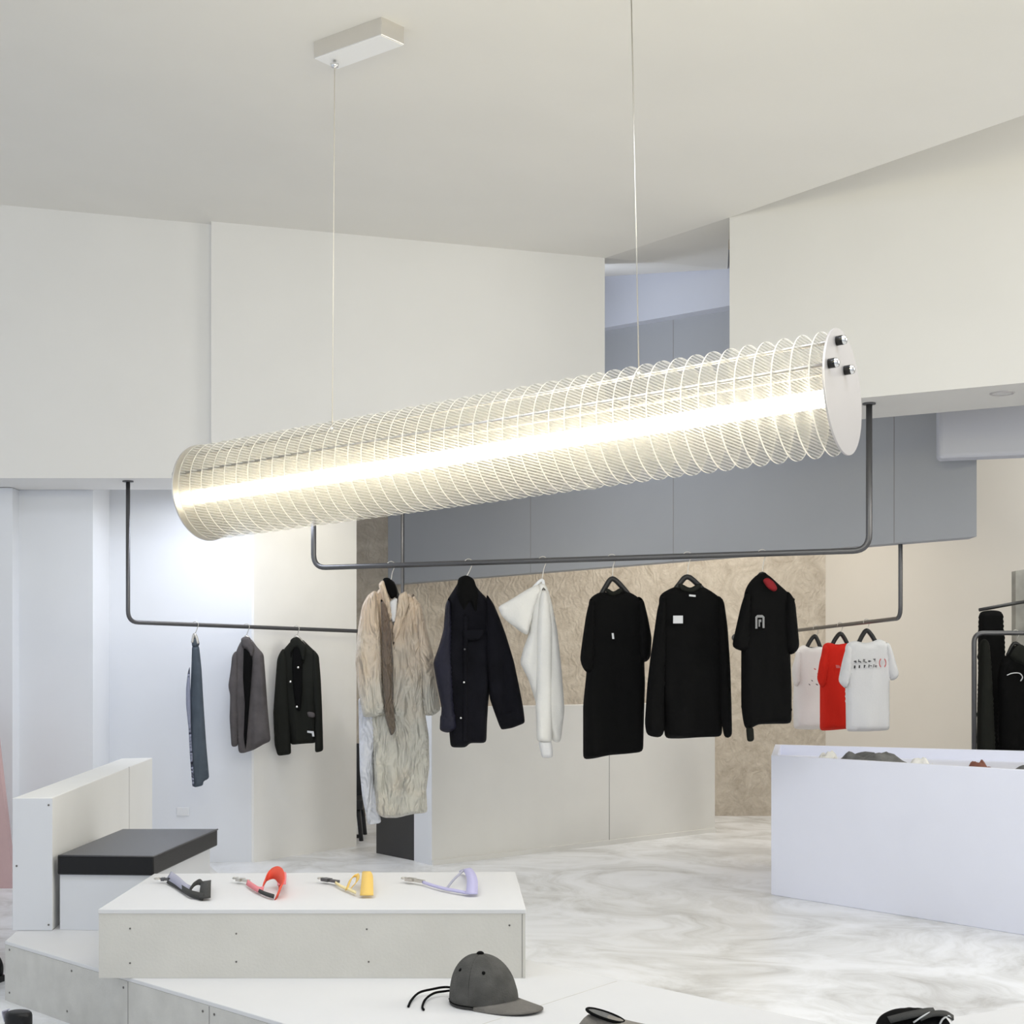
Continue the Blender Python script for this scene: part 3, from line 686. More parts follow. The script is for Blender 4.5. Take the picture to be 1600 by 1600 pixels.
for row, (yy, n, s) in enumerate(((1031, 5, 5.0), (1040, 5, 5.0))):
    for i in range(n): strokes += glyph(1327 + i * 7.6 + row * .6, yy - i * .45, s, row * 10 + i)
mesh('lettering', *merge(*strokes), M['inkprint'], g)
def arcpoly(cx, cy, r, a0, a1, wd):
    A = [a0 + (a1 - a0) * i / 8 for i in range(9)]
    q = [(cx + .55 * r * math.cos(t), cy + r * math.sin(t)) for t in A] + [(cx + .55 * (r - wd) * math.cos(t), cy + (r - wd) * math.sin(t)) for t in reversed(A)]
    return prism([Vector((P(a, b_, D).x, D - .078, P(a, b_, D).z)) for a, b_ in q], (0, .002, 0))
mesh('red_mark', *merge(arcpoly(1371, 1036, 7.5, 1.9, 4.4, 2.2), arcpoly(1374, 1036, 7.5, -1.2, 1.2, 2.2)), M['redink'], g)
# --- left rail
D = Dleft(309)
hanger(305, 0, 'l', (304, 990), (299, 998), (311, 1000), 'clip hanger holding the slate trousers on the left rail', M['wire'])
g = garment('trousers', (307, 998), D, 'slate blue-grey trousers folded narrow, leftmost on the left rail', 'trousers', GL)
cloth('waistband', [(299, 996), (304, 993), (309, 999), (313, 1006), (309, 1012), (300, 1012)], D, .02, M['trousers'], g, fold=.006, R=.02, res=.009)
cloth('leg', [(300, 1008), (311, 1008), (315, 1046), (318, 1100), (322, 1160), (327, 1217), (316, 1221), (319, 1227), (302, 1231), (299, 1180), (297, 1139), (297, 1088), (299, 1041)], D, .03, M['trousers'], g, fold=.022, ffreq=34, seed=101, res=.010)
cloth('leg', [(298, 1040), (299, 1090), (300, 1139), (305, 1229), (302, 1230), (298, 1180), (296, 1139), (292, 1100), (292, 1075), (295, 1050)], D, .02, M['trousers_light'], g, dy=-.025, fold=.01, seed=102, res=.009)
D = Dleft(389)
hanger(385, 0, 'l', (385, 993), (370, 1018), (408, 1018), 'hanger inside the grey-brown jacket on the left rail', M['wire'])
g = garment('grey_jacket', (386, 995), D, 'grey-brown wool jacket hung open, middle one on the left rail', 'jacket', GL)
cloth('body', [(379, 998), (386, 1000), (392, 997), (401, 1010), (412, 1022), (415, 1060), (418, 1105), (423, 1159), (415, 1161), (405, 1167), (396, 1172), (380, 1177), (373, 1177), (370, 1150), (367, 1100), (366, 1040), (368, 1020), (374, 1006)], D, .045, M['greycloth'], g, fold=.026, ffreq=30, seed=111, res=.011)
cloth('sleeve', [(370, 1016), (375, 1030), (375, 1080), (374, 1130), (373, 1166), (363, 1167), (360, 1122), (361, 1086), (358, 1072), (362, 1045), (364, 1024)], D, .03, M['greycloth'], g, dy=-.03, fold=.014, seed=112, res=.010)
cloth('opening', [(383, 1012), (390, 1018), (397, 1030), (395, 1060), (392, 1100), (388, 1150), (386, 1172), (383, 1150), (385, 1100), (382, 1060)], D, .008, M['blackcloth'], g, dy=-.052, fold=.012, ffreq=60, seed=113, res=.009, R=.02)
cloth('collar', [(378, 998), (383, 995), (392, 995), (400, 1012), (396, 1030), (388, 1015), (381, 1012)], D, .014, M['greycloth'], g, dy=-.05, fold=.006, R=.02, res=.008)
D = Dleft(468)
hanger(463, 0, 'l', (463, 993), (443, 1020), (494, 1020), 'hanger inside the short black jacket on the left rail', M['wire'])
g = garment('black_jacket', (464, 996), D, 'short black jacket with silver buttons and a deep V, rightmost on the left rail', 'jacket', GL)
cloth('body', [(456, 1000), (464, 1003), (472, 998), (484, 1010), (497, 1022), (499, 1060), (498, 1110), (494, 1161), (475, 1162), (454, 1164), (448, 1120), (443, 1080), (441, 1040), (442, 1016)], D, .045, M['blackgreen'], g, fold=.022, ffreq=28, seed=121, res=.011)
cloth('sleeve', [(444, 1012), (451, 1030), (452, 1080), (454, 1130), (456, 1178), (435, 1181), (430, 1163), (428, 1113), (431, 1070), (434, 1030), (438, 1020)], D, .035, M['blackgreen'], g, dy=-.03, fold=.014, seed=122, res=.010)
cloth('sleeve', [(490, 1014), (499, 1024), (502, 1060), (504, 1105), (506, 1173), (493, 1176), (493, 1150), (491, 1100), (488, 1050)], D, .035, M['blackgreen'], g, dy=-.03, fold=.014, seed=123, res=.010)
cloth('opening', [(460, 1004), (472, 1004), (474, 1040), (474, 1080), (471, 1112), (464, 1108), (460, 1080), (458, 1040)], D, .006, M['blackcloth'], g, dy=-.055, fold=.004, R=.02, res=.009)
cloth('collar', [(455, 1000), (461, 996), (469, 996), (480, 1012), (476, 1040), (468, 1012), (460, 1014), (456, 1030)], D, .014, M['blackgreen'], g, dy=-.055, fold=.004, R=.02, res=.008)
for bx, by in ((456, 1065), (468, 1043), (466, 1104)): button(bx, by, D, -.066, M['chrome'], g, .006)
cloth('pocket_flap', [(481, 1111), (494, 1113), (494, 1121), (483, 1120)], D, .006, M['greycloth'], g, dy=-.06, fold=.002, R=.01, res=.008)
patch('pocket_mark', [(482, 1141), (492, 1142), (493, 1150), (490, 1150), (489, 1145), (482, 1144)], D, -.066, M['whiteprint'], g)

# ------------------------------------------------------------------ rack at the right edge
Dk = 7.6
rk = thing('garment_rack', P(1522, 1480, Dk) * 1.0, 'silver tube garment rack standing behind the counter at the right edge', 'garment rack')
rk.location.z = 0
a0 = P(1522, 1000, Dk); top = P(1522, 989, Dk).z
pts = [Vector((a0.x, Dk, 0)), Vector((a0.x, Dk, top)), Vector((a0.x + 1.1, Dk + .02, top)), Vector((a0.x + 1.1, Dk + .02, 0))]
mesh('frame', *tube(fillet(pts, .055, 9), .013, 12), M['steel'], rk, True)
for px_ in (a0.x, a0.x + 1.1): mesh('foot', *box(px_ - .02, px_ + .02, Dk - .22, Dk + .22, 0, .025), M['steel'], rk)
def rackcloth(name, px, D, m, label, cat, seed, T=.045, fold=.02):
    g = garment(name, px[0], D, label, cat, 'black clothes on the rack')
    cloth('body', px, D, T, m, g, fold=fold, ffreq=30, seed=seed, res=.013)
    return g
g = rackcloth('hooded_top', [(1572, 1024), (1580, 1012), (1588, 1006), (1596, 1012), (1612, 1030), (1640, 1040), (1645, 1120), (1640, 1250), (1566, 1250), (1560, 1150), (1558, 1060), (1562, 1036)], Dk, M['blackcloth'], 'black hooded top on the rack with pale piping at the chest', 'top', 131)
cloth('hood', [(1570, 1028), (1580, 1012), (1588, 1005), (1598, 1012), (1612, 1034), (1600, 1042), (1584, 1036)], Dk, .03, M['blackgreen'], g, dy=-.05, fold=.006, R=.03)
mesh('piping', *tube(spline([Vector((P(x, y, Dk).x, Dk - .066, P(x, y, Dk).z)) for x, y in ((1566, 1055), (1574, 1052), (1585, 1052), (1590, 1058), (1587, 1064))], 6), .003, 6), M['whiteprint'], g, True)
hk = P(1587, 990, Dk); hr = thing('clothes_hanger', hk, 'black hanger of the hooded top on the silver rack', 'hanger', 'clothes hangers on the hanging rails')
mesh('hook', *tube([hk + Vector((.019 * math.sin(t), 0, .019 * math.cos(t))) for t in [(-110 + 26 * i) / 180 * PI for i in range(9)]] + [P(1587, 1004, Dk)], .0022, 6), M['wire'], hr, True)
mesh('shoulder_bar', *tube(spline([P(1574, 1024, Dk), P(1587, 1005, Dk), P(1612, 1030, Dk)], 6), .01, 8), M['hanger'], hr, True)
rackcloth('long_garment', [(1530, 1003), (1538, 996), (1546, 1004), (1550, 1060), (1554, 1150), (1556, 1250), (1527, 1250), (1526, 1150), (1528, 1060)], Dk + .02, M['blackgreen'], 'narrow charcoal garment seen edge-on beside the left post of the rack', 'garment', 132)
Dk2 = 8.0
rk2 = thing('wall_rail', P(1530, 952, Dk2), 'short dark rail sloping out to the grey board behind the rack', 'clothes rail')
mesh('tube', *tube([P(1530, 953, Dk2), P(1590, 942, Dk2 + .02), P(1700, 925, Dk2 + .05)], .010, 10), M['blacksteel'], rk2, True)
g = garment('long_garment', (1548, 955), Dk2, 'tall black garment hanging from the short rail behind the silver rack', 'garment', 'black clothes on the rack')
cloth('body', [(1530, 956), (1548, 953), (1566, 955), (1569, 1000), (1570, 1100), (1570, 1250), (1530, 1250), (1529, 1100), (1528, 1000)], Dk2, .05, M['blackcloth'], g, fold=.02, ffreq=34, seed=133)
bo = P(1587, 900, 8.15)
o = mesh('wall_board', *hexa([(bo.x, 8.15, .0), (bo.x + .7, 8.0, .0), (bo.x + .7, 8.06, .0), (bo.x, 8.21, .0)], [(bo.x, 8.15, P(0, 892, 8.15).z), (bo.x + .7, 8.0, P(0, 860, 8.15).z), (bo.x + .7, 8.06, P(0, 860, 8.15).z), (bo.x, 8.21, P(0, 892, 8.15).z)]), M['woodgrey'], None, False, (bo.x, 8.15, 0))
tag(o, 'tall grey wooden board standing behind the rack at the right edge', 'board')

# ------------------------------------------------------------------ counter
ZT = .6675
cA, cB, cC, cD = PZ(1205, 1180, ZT), PZ(1600, 1203, ZT), PZ(1600, 1173, ZT), PZ(1211, 1163, ZT)
cB = cA + (cB - cA) * 1.5; cC = cD + (cC - cD) * 1.35
def ins(p, k): c = (cA + cB + cC + cD) / 4; return p + (c - p).normalized() * k
ring = [cA, cB, cC, cD]; tk = .03
def inset(ring, t):
    out = []
    n = len(ring)
    for i in range(n):
        p = ring[i]; e0 = (ring[i] - ring[i - 1]).normalized(); e1 = (ring[(i + 1) % n] - ring[i]).normalized()
        n0 = Vector((-e0.y, e0.x, 0)); n1 = Vector((-e1.y, e1.x, 0)); m_ = (n0 + n1).normalized()
        out.append(p + m_ * (t / max(.2, m_.dot(n1))))
    return out
inn = inset(ring, tk)
cnt = thing('display_counter', (cA.x, cA.y, 0), 'long cool white display counter with a sunken tray top at right', 'counter')
V = [Vector((p.x, p.y, 0)) for p in ring] + ring + inn + [Vector((p.x, p.y, ZT - .055)) for p in inn]
Fc = [(3, 2, 1, 0)] + [(i, (i + 1) % 4, 4 + (i + 1) % 4, 4 + i) for i in range(4)] + [(4 + i, 4 + (i + 1) % 4, 8 + (i + 1) % 4, 8 + i) for i in range(4)] + [(8 + i, 8 + (i + 1) % 4, 12 + (i + 1) % 4, 12 + i) for i in range(4)] + [(12, 13, 14, 15)]
bevel(mesh('body', V, Fc, M['counterlam'], cnt), .003)
cd = (cB - cA).normalized(); cn = Vector((cd.y, -cd.x, 0))
screws(cnt, [(P(1565, 1207, (cA + cd * 1.2).y * .96), cn)] if False else [((cA + cd * 1.35 + cn * .0005 + Vector((0, 0, -.035))), cn), ((cA + cd * 1.35 + cn * .0005 + Vector((0, 0, -.055))), cn)])
def heap(name, c, ax, ay, lx, ly, h, m, label, cat, seed, n=22, group=None):
    """crumpled cloth lying on a surface: closed bumpy cushion"""
    V, Fc = [], []
    for j in range(n + 1):
        for i in range(n + 1):
            u, v = i / n * 2 - 1, j / n * 2 - 1
            uu, vv = u * math.sqrt(1 - v * v / 2), v * math.sqrt(1 - u * u / 2)
            rr = min(1, math.hypot(uu, vv)); k = 1 + .25 * noise.noise(Vector((uu * 1.5, vv * 1.5, seed)))
            z = h * (1 - rr ** 3) * (.5 + .7 * abs(noise.noise(Vector((uu * 1.8, vv * 1.8, seed + 5)))) + .12 * noise.noise(Vector((uu * 5, vv * 5, seed + 9))))
            p = c + ax * (uu * lx * k) + ay * (vv * ly * k)
            V.append(p + Vector((0, 0, z + .001)))
    k = len(V); V += [Vector((p.x, p.y, c.z)) for p in V]
    w_ = n + 1
    for j in range(n):
        for i in range(n):
            a = j * w_ + i; q = (a, a + 1, a + w_ + 1, a + w_)
            Fc.append(q); Fc.append(tuple(k + x for x in reversed(q)))
    edge = [i for i in range(w_)] + [j * w_ + n for j in range(1, w_)] + [n * w_ + i for i in range(n - 1, -1, -1)] + [j * w_ for j in range(n - 1, 0, -1)]
    for i in range(len(edge)):
        a, b = edge[i], edge[(i + 1) % len(edge)]; Fc.append((a, b, k + b, k + a))
    o = mesh(name, V, Fc, m, None, True, tuple(c)); return tag(o, label, cat, group)
zt = ZT - .055
def tray(px, back=.28):
    k = (px - CX) / F; t = (k * cA.y - cA.x) / (cd.x - k * cd.y); p = cA + cd * t - cn * back; return Vector((p.x, p.y, zt))
cax, cay = cd, -cn
heap('folded_garment', tray(1322, .2), cax, cay, .25, .10, .105, M['greyheap'], 'crumpled dark grey garment lying in the counter tray, longest heap there', 'garment', 2)
heap('white_scarf', tray(1244, .22), cax, cay, .07, .06, .082, M['cream'], 'small crumpled white cloth at the left end of the counter tray', 'cloth', 4)
heap('white_scarf', tray(1397, .2), cax, cay, .08, .06, .078, M['cream'], 'white crumpled cloth just right of the dark grey garment in the tray', 'cloth', 6)
heap('leather_strap', tray(1486, .2), cax, cay, .085, .05, .085, M['rust'], 'small rust-brown leather piece lying in the counter tray', 'strap', 8)
heap('flat_belt', tray(1568, .22), cax, cay, .16, .03, .08, M['greyheap'], 'thin flat dark belt lying at the right end of the counter tray', 'belt', 12)

# ------------------------------------------------------------------ platform, block, bench
ZP, ZK = .192, .387
pA, pF = PZ(8, 1470, ZP), PZ(450, 1601, ZP); pd = (pF - pA)
pR0, pR1 = PZ(825, 1500, ZP), PZ(1295, 1600, ZP)
rdv = (pR1 - pR0)
pl = [pA, pA + pd * 1.2, pR0 + rdv * 1.1, pR0 + rdv * -.62, Vector((-1.02, 6.05, ZP)), Vector((-1.36, 7.08, ZP)), Vector((-1.72, 7.08, ZP))]
plat = thing('display_platform', (pA.x, pA.y, 0), 'low wide grey platform with pale top, bottom tier carrying block, bench and cap', 'platform')
tt = .012
mesh('base', *prism([Vector((p.x, p.y, 0)) for p in pl], (0, 0, ZP - tt)), M['cement'], plat)
bevel(mesh('top_board', *prism([Vector((p.x, p.y, ZP - tt)) for p in pl], (0, 0, tt)), M['laminate'], plat), .002)
pdn = pd.normalized(); pn = Vector((pdn.y, -pdn.x, 0))
if pn.y > 0: pn = -pn
def on_face(px):
    k = (px - CX) / F; t = (k * pA.y - pA.x) / (pdn.x - k * pdn.y); return pA + pdn * t
for px_ in (200, 327):
    s = on_face(px_); s = Vector((s.x, s.y, 0.001))
    mesh('seam', *prism([s - pdn * .0015 + pn * .0006, s + pdn * .0015 + pn * .0006, s + pdn * .0015 - pn * .004, s - pdn * .0015 - pn * .004], (0, 0, ZP - tt - .002)), M['seam'], plat)
m0, m1 = PZ(850, 1569.5, ZP), PZ(964, 1533, ZP); md = (m1 - m0).normalized(); mn = Vector((md.y, -md.x, 0)) * .0015
m0 = m0 - md * .5
mesh('seam', *prism([m0 - mn, m1 - mn, m1 + mn, m0 + mn], (0, 0, .0005)), M['cement'], plat)
def face_pt(px, py):
    s = on_face(px); return Vector((s.x, s.y, H + (CY - py) / F * s.y))
screws(plat, [(face_pt(x, y), pn) for x, y in ((15, 1484), (112, 1517), (15, 1551), (105, 1580), (193, 1543), (317, 1580), (335, 1585))])

kA, kB = PZ(153, 1421, ZK), PZ(822, 1421, ZK); kC, kD = PZ(805, 1362, ZK), PZ(241, 1365, ZK)
blk = thing('display_block', (kA.x, kA.y, ZP), 'long pale block on the platform carrying four coloured key straps', 'display block')
kr = [kA, kB, kC, kD]
sideK = [Vector((p.x, p.y, ZP + .0005)) for p in inset(kr, .002)]
mesh('base', *hexa(sideK, [Vector((p.x, p.y, ZK - .012)) for p in sideK]), M['cement_face'], blk)
bevel(mesh('top_board', *prism([Vector((p.x, p.y, ZK - .012)) for p in kr], (0, 0, .012)), M['laminate'], blk), .0015)
ex = PZ(816, 1421, ZK)
mesh('seam', *box(ex.x - .001, ex.x + .001, kA.y + .0012, kA.y + .004, ZP + .002, ZK - .013), M['seam'], blk)
screws(blk, [(Vector((P(x, y, kA.y).x, kA.y + .0022, P(x, y, kA.y).z)), (0, -1, 0)) for x, y in ((203, 1451), (369, 1459), (573, 1452), (796, 1446), (203, 1505), (369, 1503), (576, 1503))], .0028)

bn0 = PZ(20, 1454, ZP); Db = bn0.y
ben = thing('bench', (bn0.x, Db, ZP), 'white bench with a tall back and black cushion seat, behind the block', 'bench')
zb = P(0, 1247, Db).z
r0, r1, r2, r3 = P(20, 1247, Db), P(82, 1246, Db), PZ(238, 1184, zb), PZ(190, 1185, zb)
def down(p, z=ZP + .001): return Vector((p.x, p.y, z))
bevel(mesh('backrest', *hexa([down(r0), down(r1), down(r2), down(r3)], [r0, r1, r2, r3]), M['benchwhite'], ben), .003)
bevel(mesh('end_face', *box(r0.x, r1.x, Db - .004, Db, ZP + .001, r0.z - .001), M['shadelam'], ben), .001)  # thin sheet over the backrest's end, shade painted into its colour
sp = r1 + (r2 - r1) * .69; bdv = (r2 - r1).normalized(); bnv = Vector((bdv.y, -bdv.x, 0))
mesh('seam', *prism([sp - bdv * .002 + bnv * .0008, sp + bdv * .002 + bnv * .0008, sp + bdv * .002 - bnv * .004, sp - bdv * .002 - bnv * .004], (0, 0, -.3)), M['seam'], ben)
zc1 = P(0, 1335, Db + .02).z
c0, c1, c2, c3 = PZ(89.5, 1336, zc1), PZ(240, 1337.5, zc1), PZ(340, 1295, zc1), PZ(191, 1295, zc1)
ct = .031 * Db / 2.2
cu = mesh('cushion', *hexa([p - Vector((0, 0, ct)) for p in (c0, c1, c2, c3)], [c0, c1, c2, c3]), [M['leather'], M['leatherlit']], ben, False)
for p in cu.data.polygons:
    if abs(p.normal.z) > .9: p.material_index = 1  # level faces get the lighter grey with the sheen painted in
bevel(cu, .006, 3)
pip = tube([c0 + Vector((.004, -.001, -.002)), c1 + Vector((0, -.001, -.002)), c2 + Vector((0, 0, -.002))], .003, 6)
mesh('piping', *pip, M['leatherlit'], cu, True)
sq = [down(p, ZP + .0005) for p in (c0 + Vector((.006, .01, 0)), c1 + Vector((-.004, .01, 0)), c2 + Vector((-.025, -.03, 0)), c3)]
mesh('base', *hexa(sq, [down(p, zc1 - ct) for p in sq]), M['shadelam'], ben)
screws(ben, [(P(x, y, Db - .0042), (0, -1, 0)) for x, y in ((76, 1258), (26, 1353), (76, 1445))])

# pink panel at the far left
pk = PZ(0, 1388, 0)
o = mesh('leaning_panel', *hexa([(pk.x - .9, pk.y, 0), (PZ(22, 1388, 0).x, pk.y, 0), (PZ(22, 1388, 0).x, pk.y + .05, 0), (pk.x - .9, pk.y + .05, 0)],
        [(pk.x - .9, pk.y, 1.0), (P(-8, 1130, pk.y).x, pk.y, P(0, 1130, pk.y).z), (P(-8, 1130, pk.y).x, pk.y + .05, P(0, 1130, pk.y).z), (pk.x - .9, pk.y + .05, 1.0)]), M['pink'], None, False, (pk.x, pk.y, 0))
tag(o, 'pale pink slanted panel standing on the floor at the left edge', 'panel')

# ------------------------------------------------------------------ key straps on the block
def kp(px, py, h=0.): p = PZ(px, py, ZK); return Vector((p.x, p.y, ZK + .007 + h))
def strap(label, clip, mats, segs, group='key straps on the display block'):
    q = kp(*clip[0]); g = thing('key_strap', (q.x, q.y, ZK), label, 'key strap', group)
    for name, m, pts, wv in segs:
        P_ = spline([kp(*p) for p in pts], 7)
        n = len(P_)
        W = [Vector(wv[0]) * (1 - i / (n - 1)) + Vector(wv[1]) * (i / (n - 1)) for i in range(n)]
        mesh(name, *ribbon(P_, W, .0014), M[m], g, True)
    a, b = kp(*clip[0], .006), kp(*clip[1], .006)
    d = (b - a); wv = Vector((-d.y, d.x, 0)).normalized() * .011
    # metal snap: body, swivel and ring
    mesh('buckle', *merge(ribbon([a, a + d * .45], wv, .005), ribbon([a + d * .55, b], wv * .7, .004)), M[clip[2]], g)
    ringc = a - d.normalized() * .012
    mesh('ring', *tube([ringc + Vector((.010 * math.cos(t), .014 * math.sin(t), .002)) for t in [2 * PI * i / 18 for i in range(19)]], .0022, 6), M['wire'], g, True)
    return g
U = lambda x, y, z: (x, y, z)
strap('black and grey-lavender key strap at the left end of the block', ((252, 1380), (264, 1380), 'steel'), None, [
    ('strap', 'str_black', [(262, 1381, .004), (278, 1390, .004), (296, 1402, .006), (308, 1405, .004), (318, 1407, .003)], (U(0, .016, .006), U(0, .014, .008))),
    ('tail', 'str_grey', [(264, 1378, .014), (276, 1386, .014), (288, 1394, .010), (297, 1396, .006)], (U(.004, .02, .010), U(.003, .014, .006))),
    ('loop', 'str_black', [(296, 1399, .006), (303, 1395, .018), (312, 1393, .022), (320, 1396, .012)], (U(0, .010, .008), U(0, .012, .006))),
    ('end_tab', 'str_black', [(323, 1384, .008), (322, 1392, .020), (321, 1400, .018), (320, 1408, .002)], (U(.014, 0, .002), U(.017, 0, .002)))])
strap('coral red and pink key strap, second from left on the block', ((372, 1380), (388, 1383), 'wire'), None, [
    ('strap', 'str_pink', [(386, 1385, .006), (396, 1392, .006), (405, 1397, .006), (412, 1396, .008)], (U(0, .018, .006), U(0, .012, .006))),
    ('tail', 'str_black', [(402, 1396, .004), (414, 1402, .004), (428, 1406, .003)], (U(0, .010, .004), U(0, .010, .004))),
    ('loop', 'str_red', [(410, 1396, .010), (418, 1388, .030), (430, 1388, .042), (438, 1392, .038), (440, 1399, .020), (432, 1406, .004)], (U(.002, .018, .014), U(.008, .012, .022))),
    ('end_tab', 'str_pink', [(440, 1369, .006), (441, 1377, .018), (441, 1386, .026), (440, 1396, .020)], (U(.013, 0, 0), U(.013, 0, .002)))])
strap('pale yellow key strap with grey buckle, third from left on the block', ((505, 1380), (528, 1384), 'steel'), None, [
    ('strap', 'str_cream', [(524, 1385, .005), (534, 1391, .004), (544, 1395, .004), (556, 1400, .003)], (U(0, .010, .003), U(0, .008, .003))),
    ('loop', 'str_yellow', [(542, 1395, .005), (549, 1387, .022), (558, 1384, .026), (558, 1390, .020), (548, 1395, .006)], (U(.004, .010, .004), U(.004, .010, .004))),
    ('pouch', 'str_yellow', [(573, 1368, .006), (573, 1382, .030), (574, 1392, .034), (573, 1404, .003)], (U(.012, 0, .0), U(.020, 0, 0)))])
strap('lilac key strap with clear clip at the right end of the block', ((636, 1380), (662, 1384), 'wire'), None, [
    ('strap', 'str_lilac', [(660, 1384, .005), (676, 1389, .004), (694, 1394, .004), (710, 1397, .004), (728, 1400, .003)], (U(0, .010, .003), U(0, .007, .003))),
    ('loop', 'str_grey', [(698, 1394, .004), (708, 1387, .016), (718, 1382, .026), (724, 1378, .030)], (U(0, .007, .004), U(0, .009, .004))),
    ('end_tab', 'str_lilac', [(723, 1367, .008), (729, 1374, .026), (735, 1384, .030), (738, 1393, .024), (737, 1402, .003)], (U(.012, 0, .004), U(.018, 0, 0)))])

# ------------------------------------------------------------------ baseball cap
cc = PZ(756, 1569, ZP); cc.z = ZP
cap = thing('baseball_cap', cc, 'washed grey baseball cap with black cord ties, on the platform before the block', 'cap')
az = -math.radians(40); fx = Vector((math.cos(az), math.sin(az), 0)); fy = Vector((-math.sin(az), math.cos(az), 0))
def crown(u, v):                                       # u angle from front, v 0 rim .. 1 top
    a_, b_, h_ = .096, .082, .128
    s = math.cos(v * PI / 2) ** .82; z = math.sin(v * PI / 2) ** .95 * h_
    x = a_ * s * math.cos(u); y = b_ * s * math.sin(u)
    x += -.012 * v
    seamd = abs((((u - math.radians(38)) / (PI / 3)) + .5) % 1 - .5)
    k = 1 - .03 * math.exp(-(seamd / .05) ** 2) * (1 - v * .5)
    k *= 1 + .03 * noise.noise(Vector((math.cos(u) * 2, math.sin(u) * 2, v * 3)))
    return cc + fx * x * k + fy * y * k + Vector((0, 0, z * (1 - .02 * math.exp(-(seamd / .05) ** 2)) + .002))
NU, NV = 72, 16
V = [crown(2 * PI * i / NU, j / NV * .97) for j in range(NV + 1) for i in range(NU)]
Fc = [(j * NU + i, j * NU + (i + 1) % NU, (j + 1) * NU + (i + 1) % NU, (j + 1) * NU + i) for j in range(NV) for i in range(NU)]
Fc.append(tuple(NV * NU + i for i in range(NU))); Fc.append(tuple(range(NU - 1, -1, -1)))
mesh('crown', V, Fc, M['capgrey'], cap, True)
tp = crown(0, 1)
def ball(c, rx, rz, n=12):
    V, Fc = [], []
    for j in range(n // 2 + 1):
        for i in range(n):
            t = PI * j / (n // 2); V.append(c + Vector((rx * math.sin(t) * math.cos(2 * PI * i / n), rx * math.sin(t) * math.sin(2 * PI * i / n), rz * math.cos(t))))
    for j in range(n // 2):
        for i in range(n): Fc.append((j * n + i, j * n + (i + 1) % n, (j + 1) * n + (i + 1) % n, (j + 1) * n + i))
    return V, Fc
mesh('top_button', *ball(tp + Vector((0, 0, .001)), .010, .006), M['blackcloth'], cap, True)
for k in range(3):
    ang = math.radians(8) - (k + 1) * PI / 3; e = crown(ang, .5); nrm = (e - (cc + Vector((0, 0, .04)))).normalized()
    mesh('eyelet', *disc(e - nrm * .001, nrm, .0045, .003, 12), M['blackcloth'], cap, True)
for k in range(5):
    mesh('panel_seam', *tube([crown(math.radians(8) + PI / 6 + k * PI / 3 + PI / 6 * 0, .04 + .93 * i / 14) for i in range(15)], .0012, 5), M['blackcloth'], cap, True)
mesh('strap_seam', *tube([crown(2 * PI * i / NU, .03) for i in range(NU + 1)], .0018, 6), M['blackcloth'], cap, True)
V, Fc = [], []; NB, NR = 28, 8
for j in range(NR + 1):
    for i in range(NB + 1):
        u = (-1 + 2 * i / NB); ang = u * math.radians(72)
        base = Vector((.094 * math.cos(ang), .083 * math.sin(ang), 0))
        ext = .083 * (1 - abs(u) ** 2.6) ** .7; t = j / NR
        q = Vector((base.x + ext * t, base.y * (1 + .10 * t * (1 - abs(u) ** 3)), .022 - .012 * t - .012 * u * u * (1 - .2 * t)))
        V.append(cc + fx * q.x + fy * q.y + Vector((0, 0, max(.0035, q.z))))
k = len(V); V += [v - Vector((0, 0, .003)) for v in V]; wq = NB + 1
for j in range(NR):
    for i in range(NB):
        a_ = j * wq + i; q = (a_, a_ + 1, a_ + wq + 1, a_ + wq); Fc += [q, tuple(k + x for x in reversed(q))]
ed = list(range(wq)) + [j * wq + NB for j in range(1, NR + 1)] + [NR * wq + i for i in range(NB - 1, -1, -1)] + [j * wq for j in range(NR - 1, 0, -1)]
for i in range(len(ed)):
    a_, b_ = ed[i], ed[(i + 1) % len(ed)]; Fc.append((a_, b_, k + b_, k + a_))
mesh('brim', V, Fc, M['brimgrey'], cap, True)
def pp(px, py, h=.004): p = PZ(px, py, ZP); return Vector((p.x, p.y, ZP + h))
cs = crown(PI * 1.0, .12)
mesh('cord', *tube(spline([cs, pp(695, 1554, .02), pp(675, 1555, .016), pp(655, 1558, .012), pp(643, 1566, .006), pp(638, 1575, .004)], 8), .0032, 8), M['blackcloth'], cap, True)
mesh('cord', *tube(spline([cs + Vector((0, -.004, -.004)), pp(695, 1557, .014), pp(678, 1559, .012), pp(665, 1566, .008), pp(660, 1575, .004), pp(662, 1580, .004)], 8), .0032, 8), M['blackcloth'], cap, True)

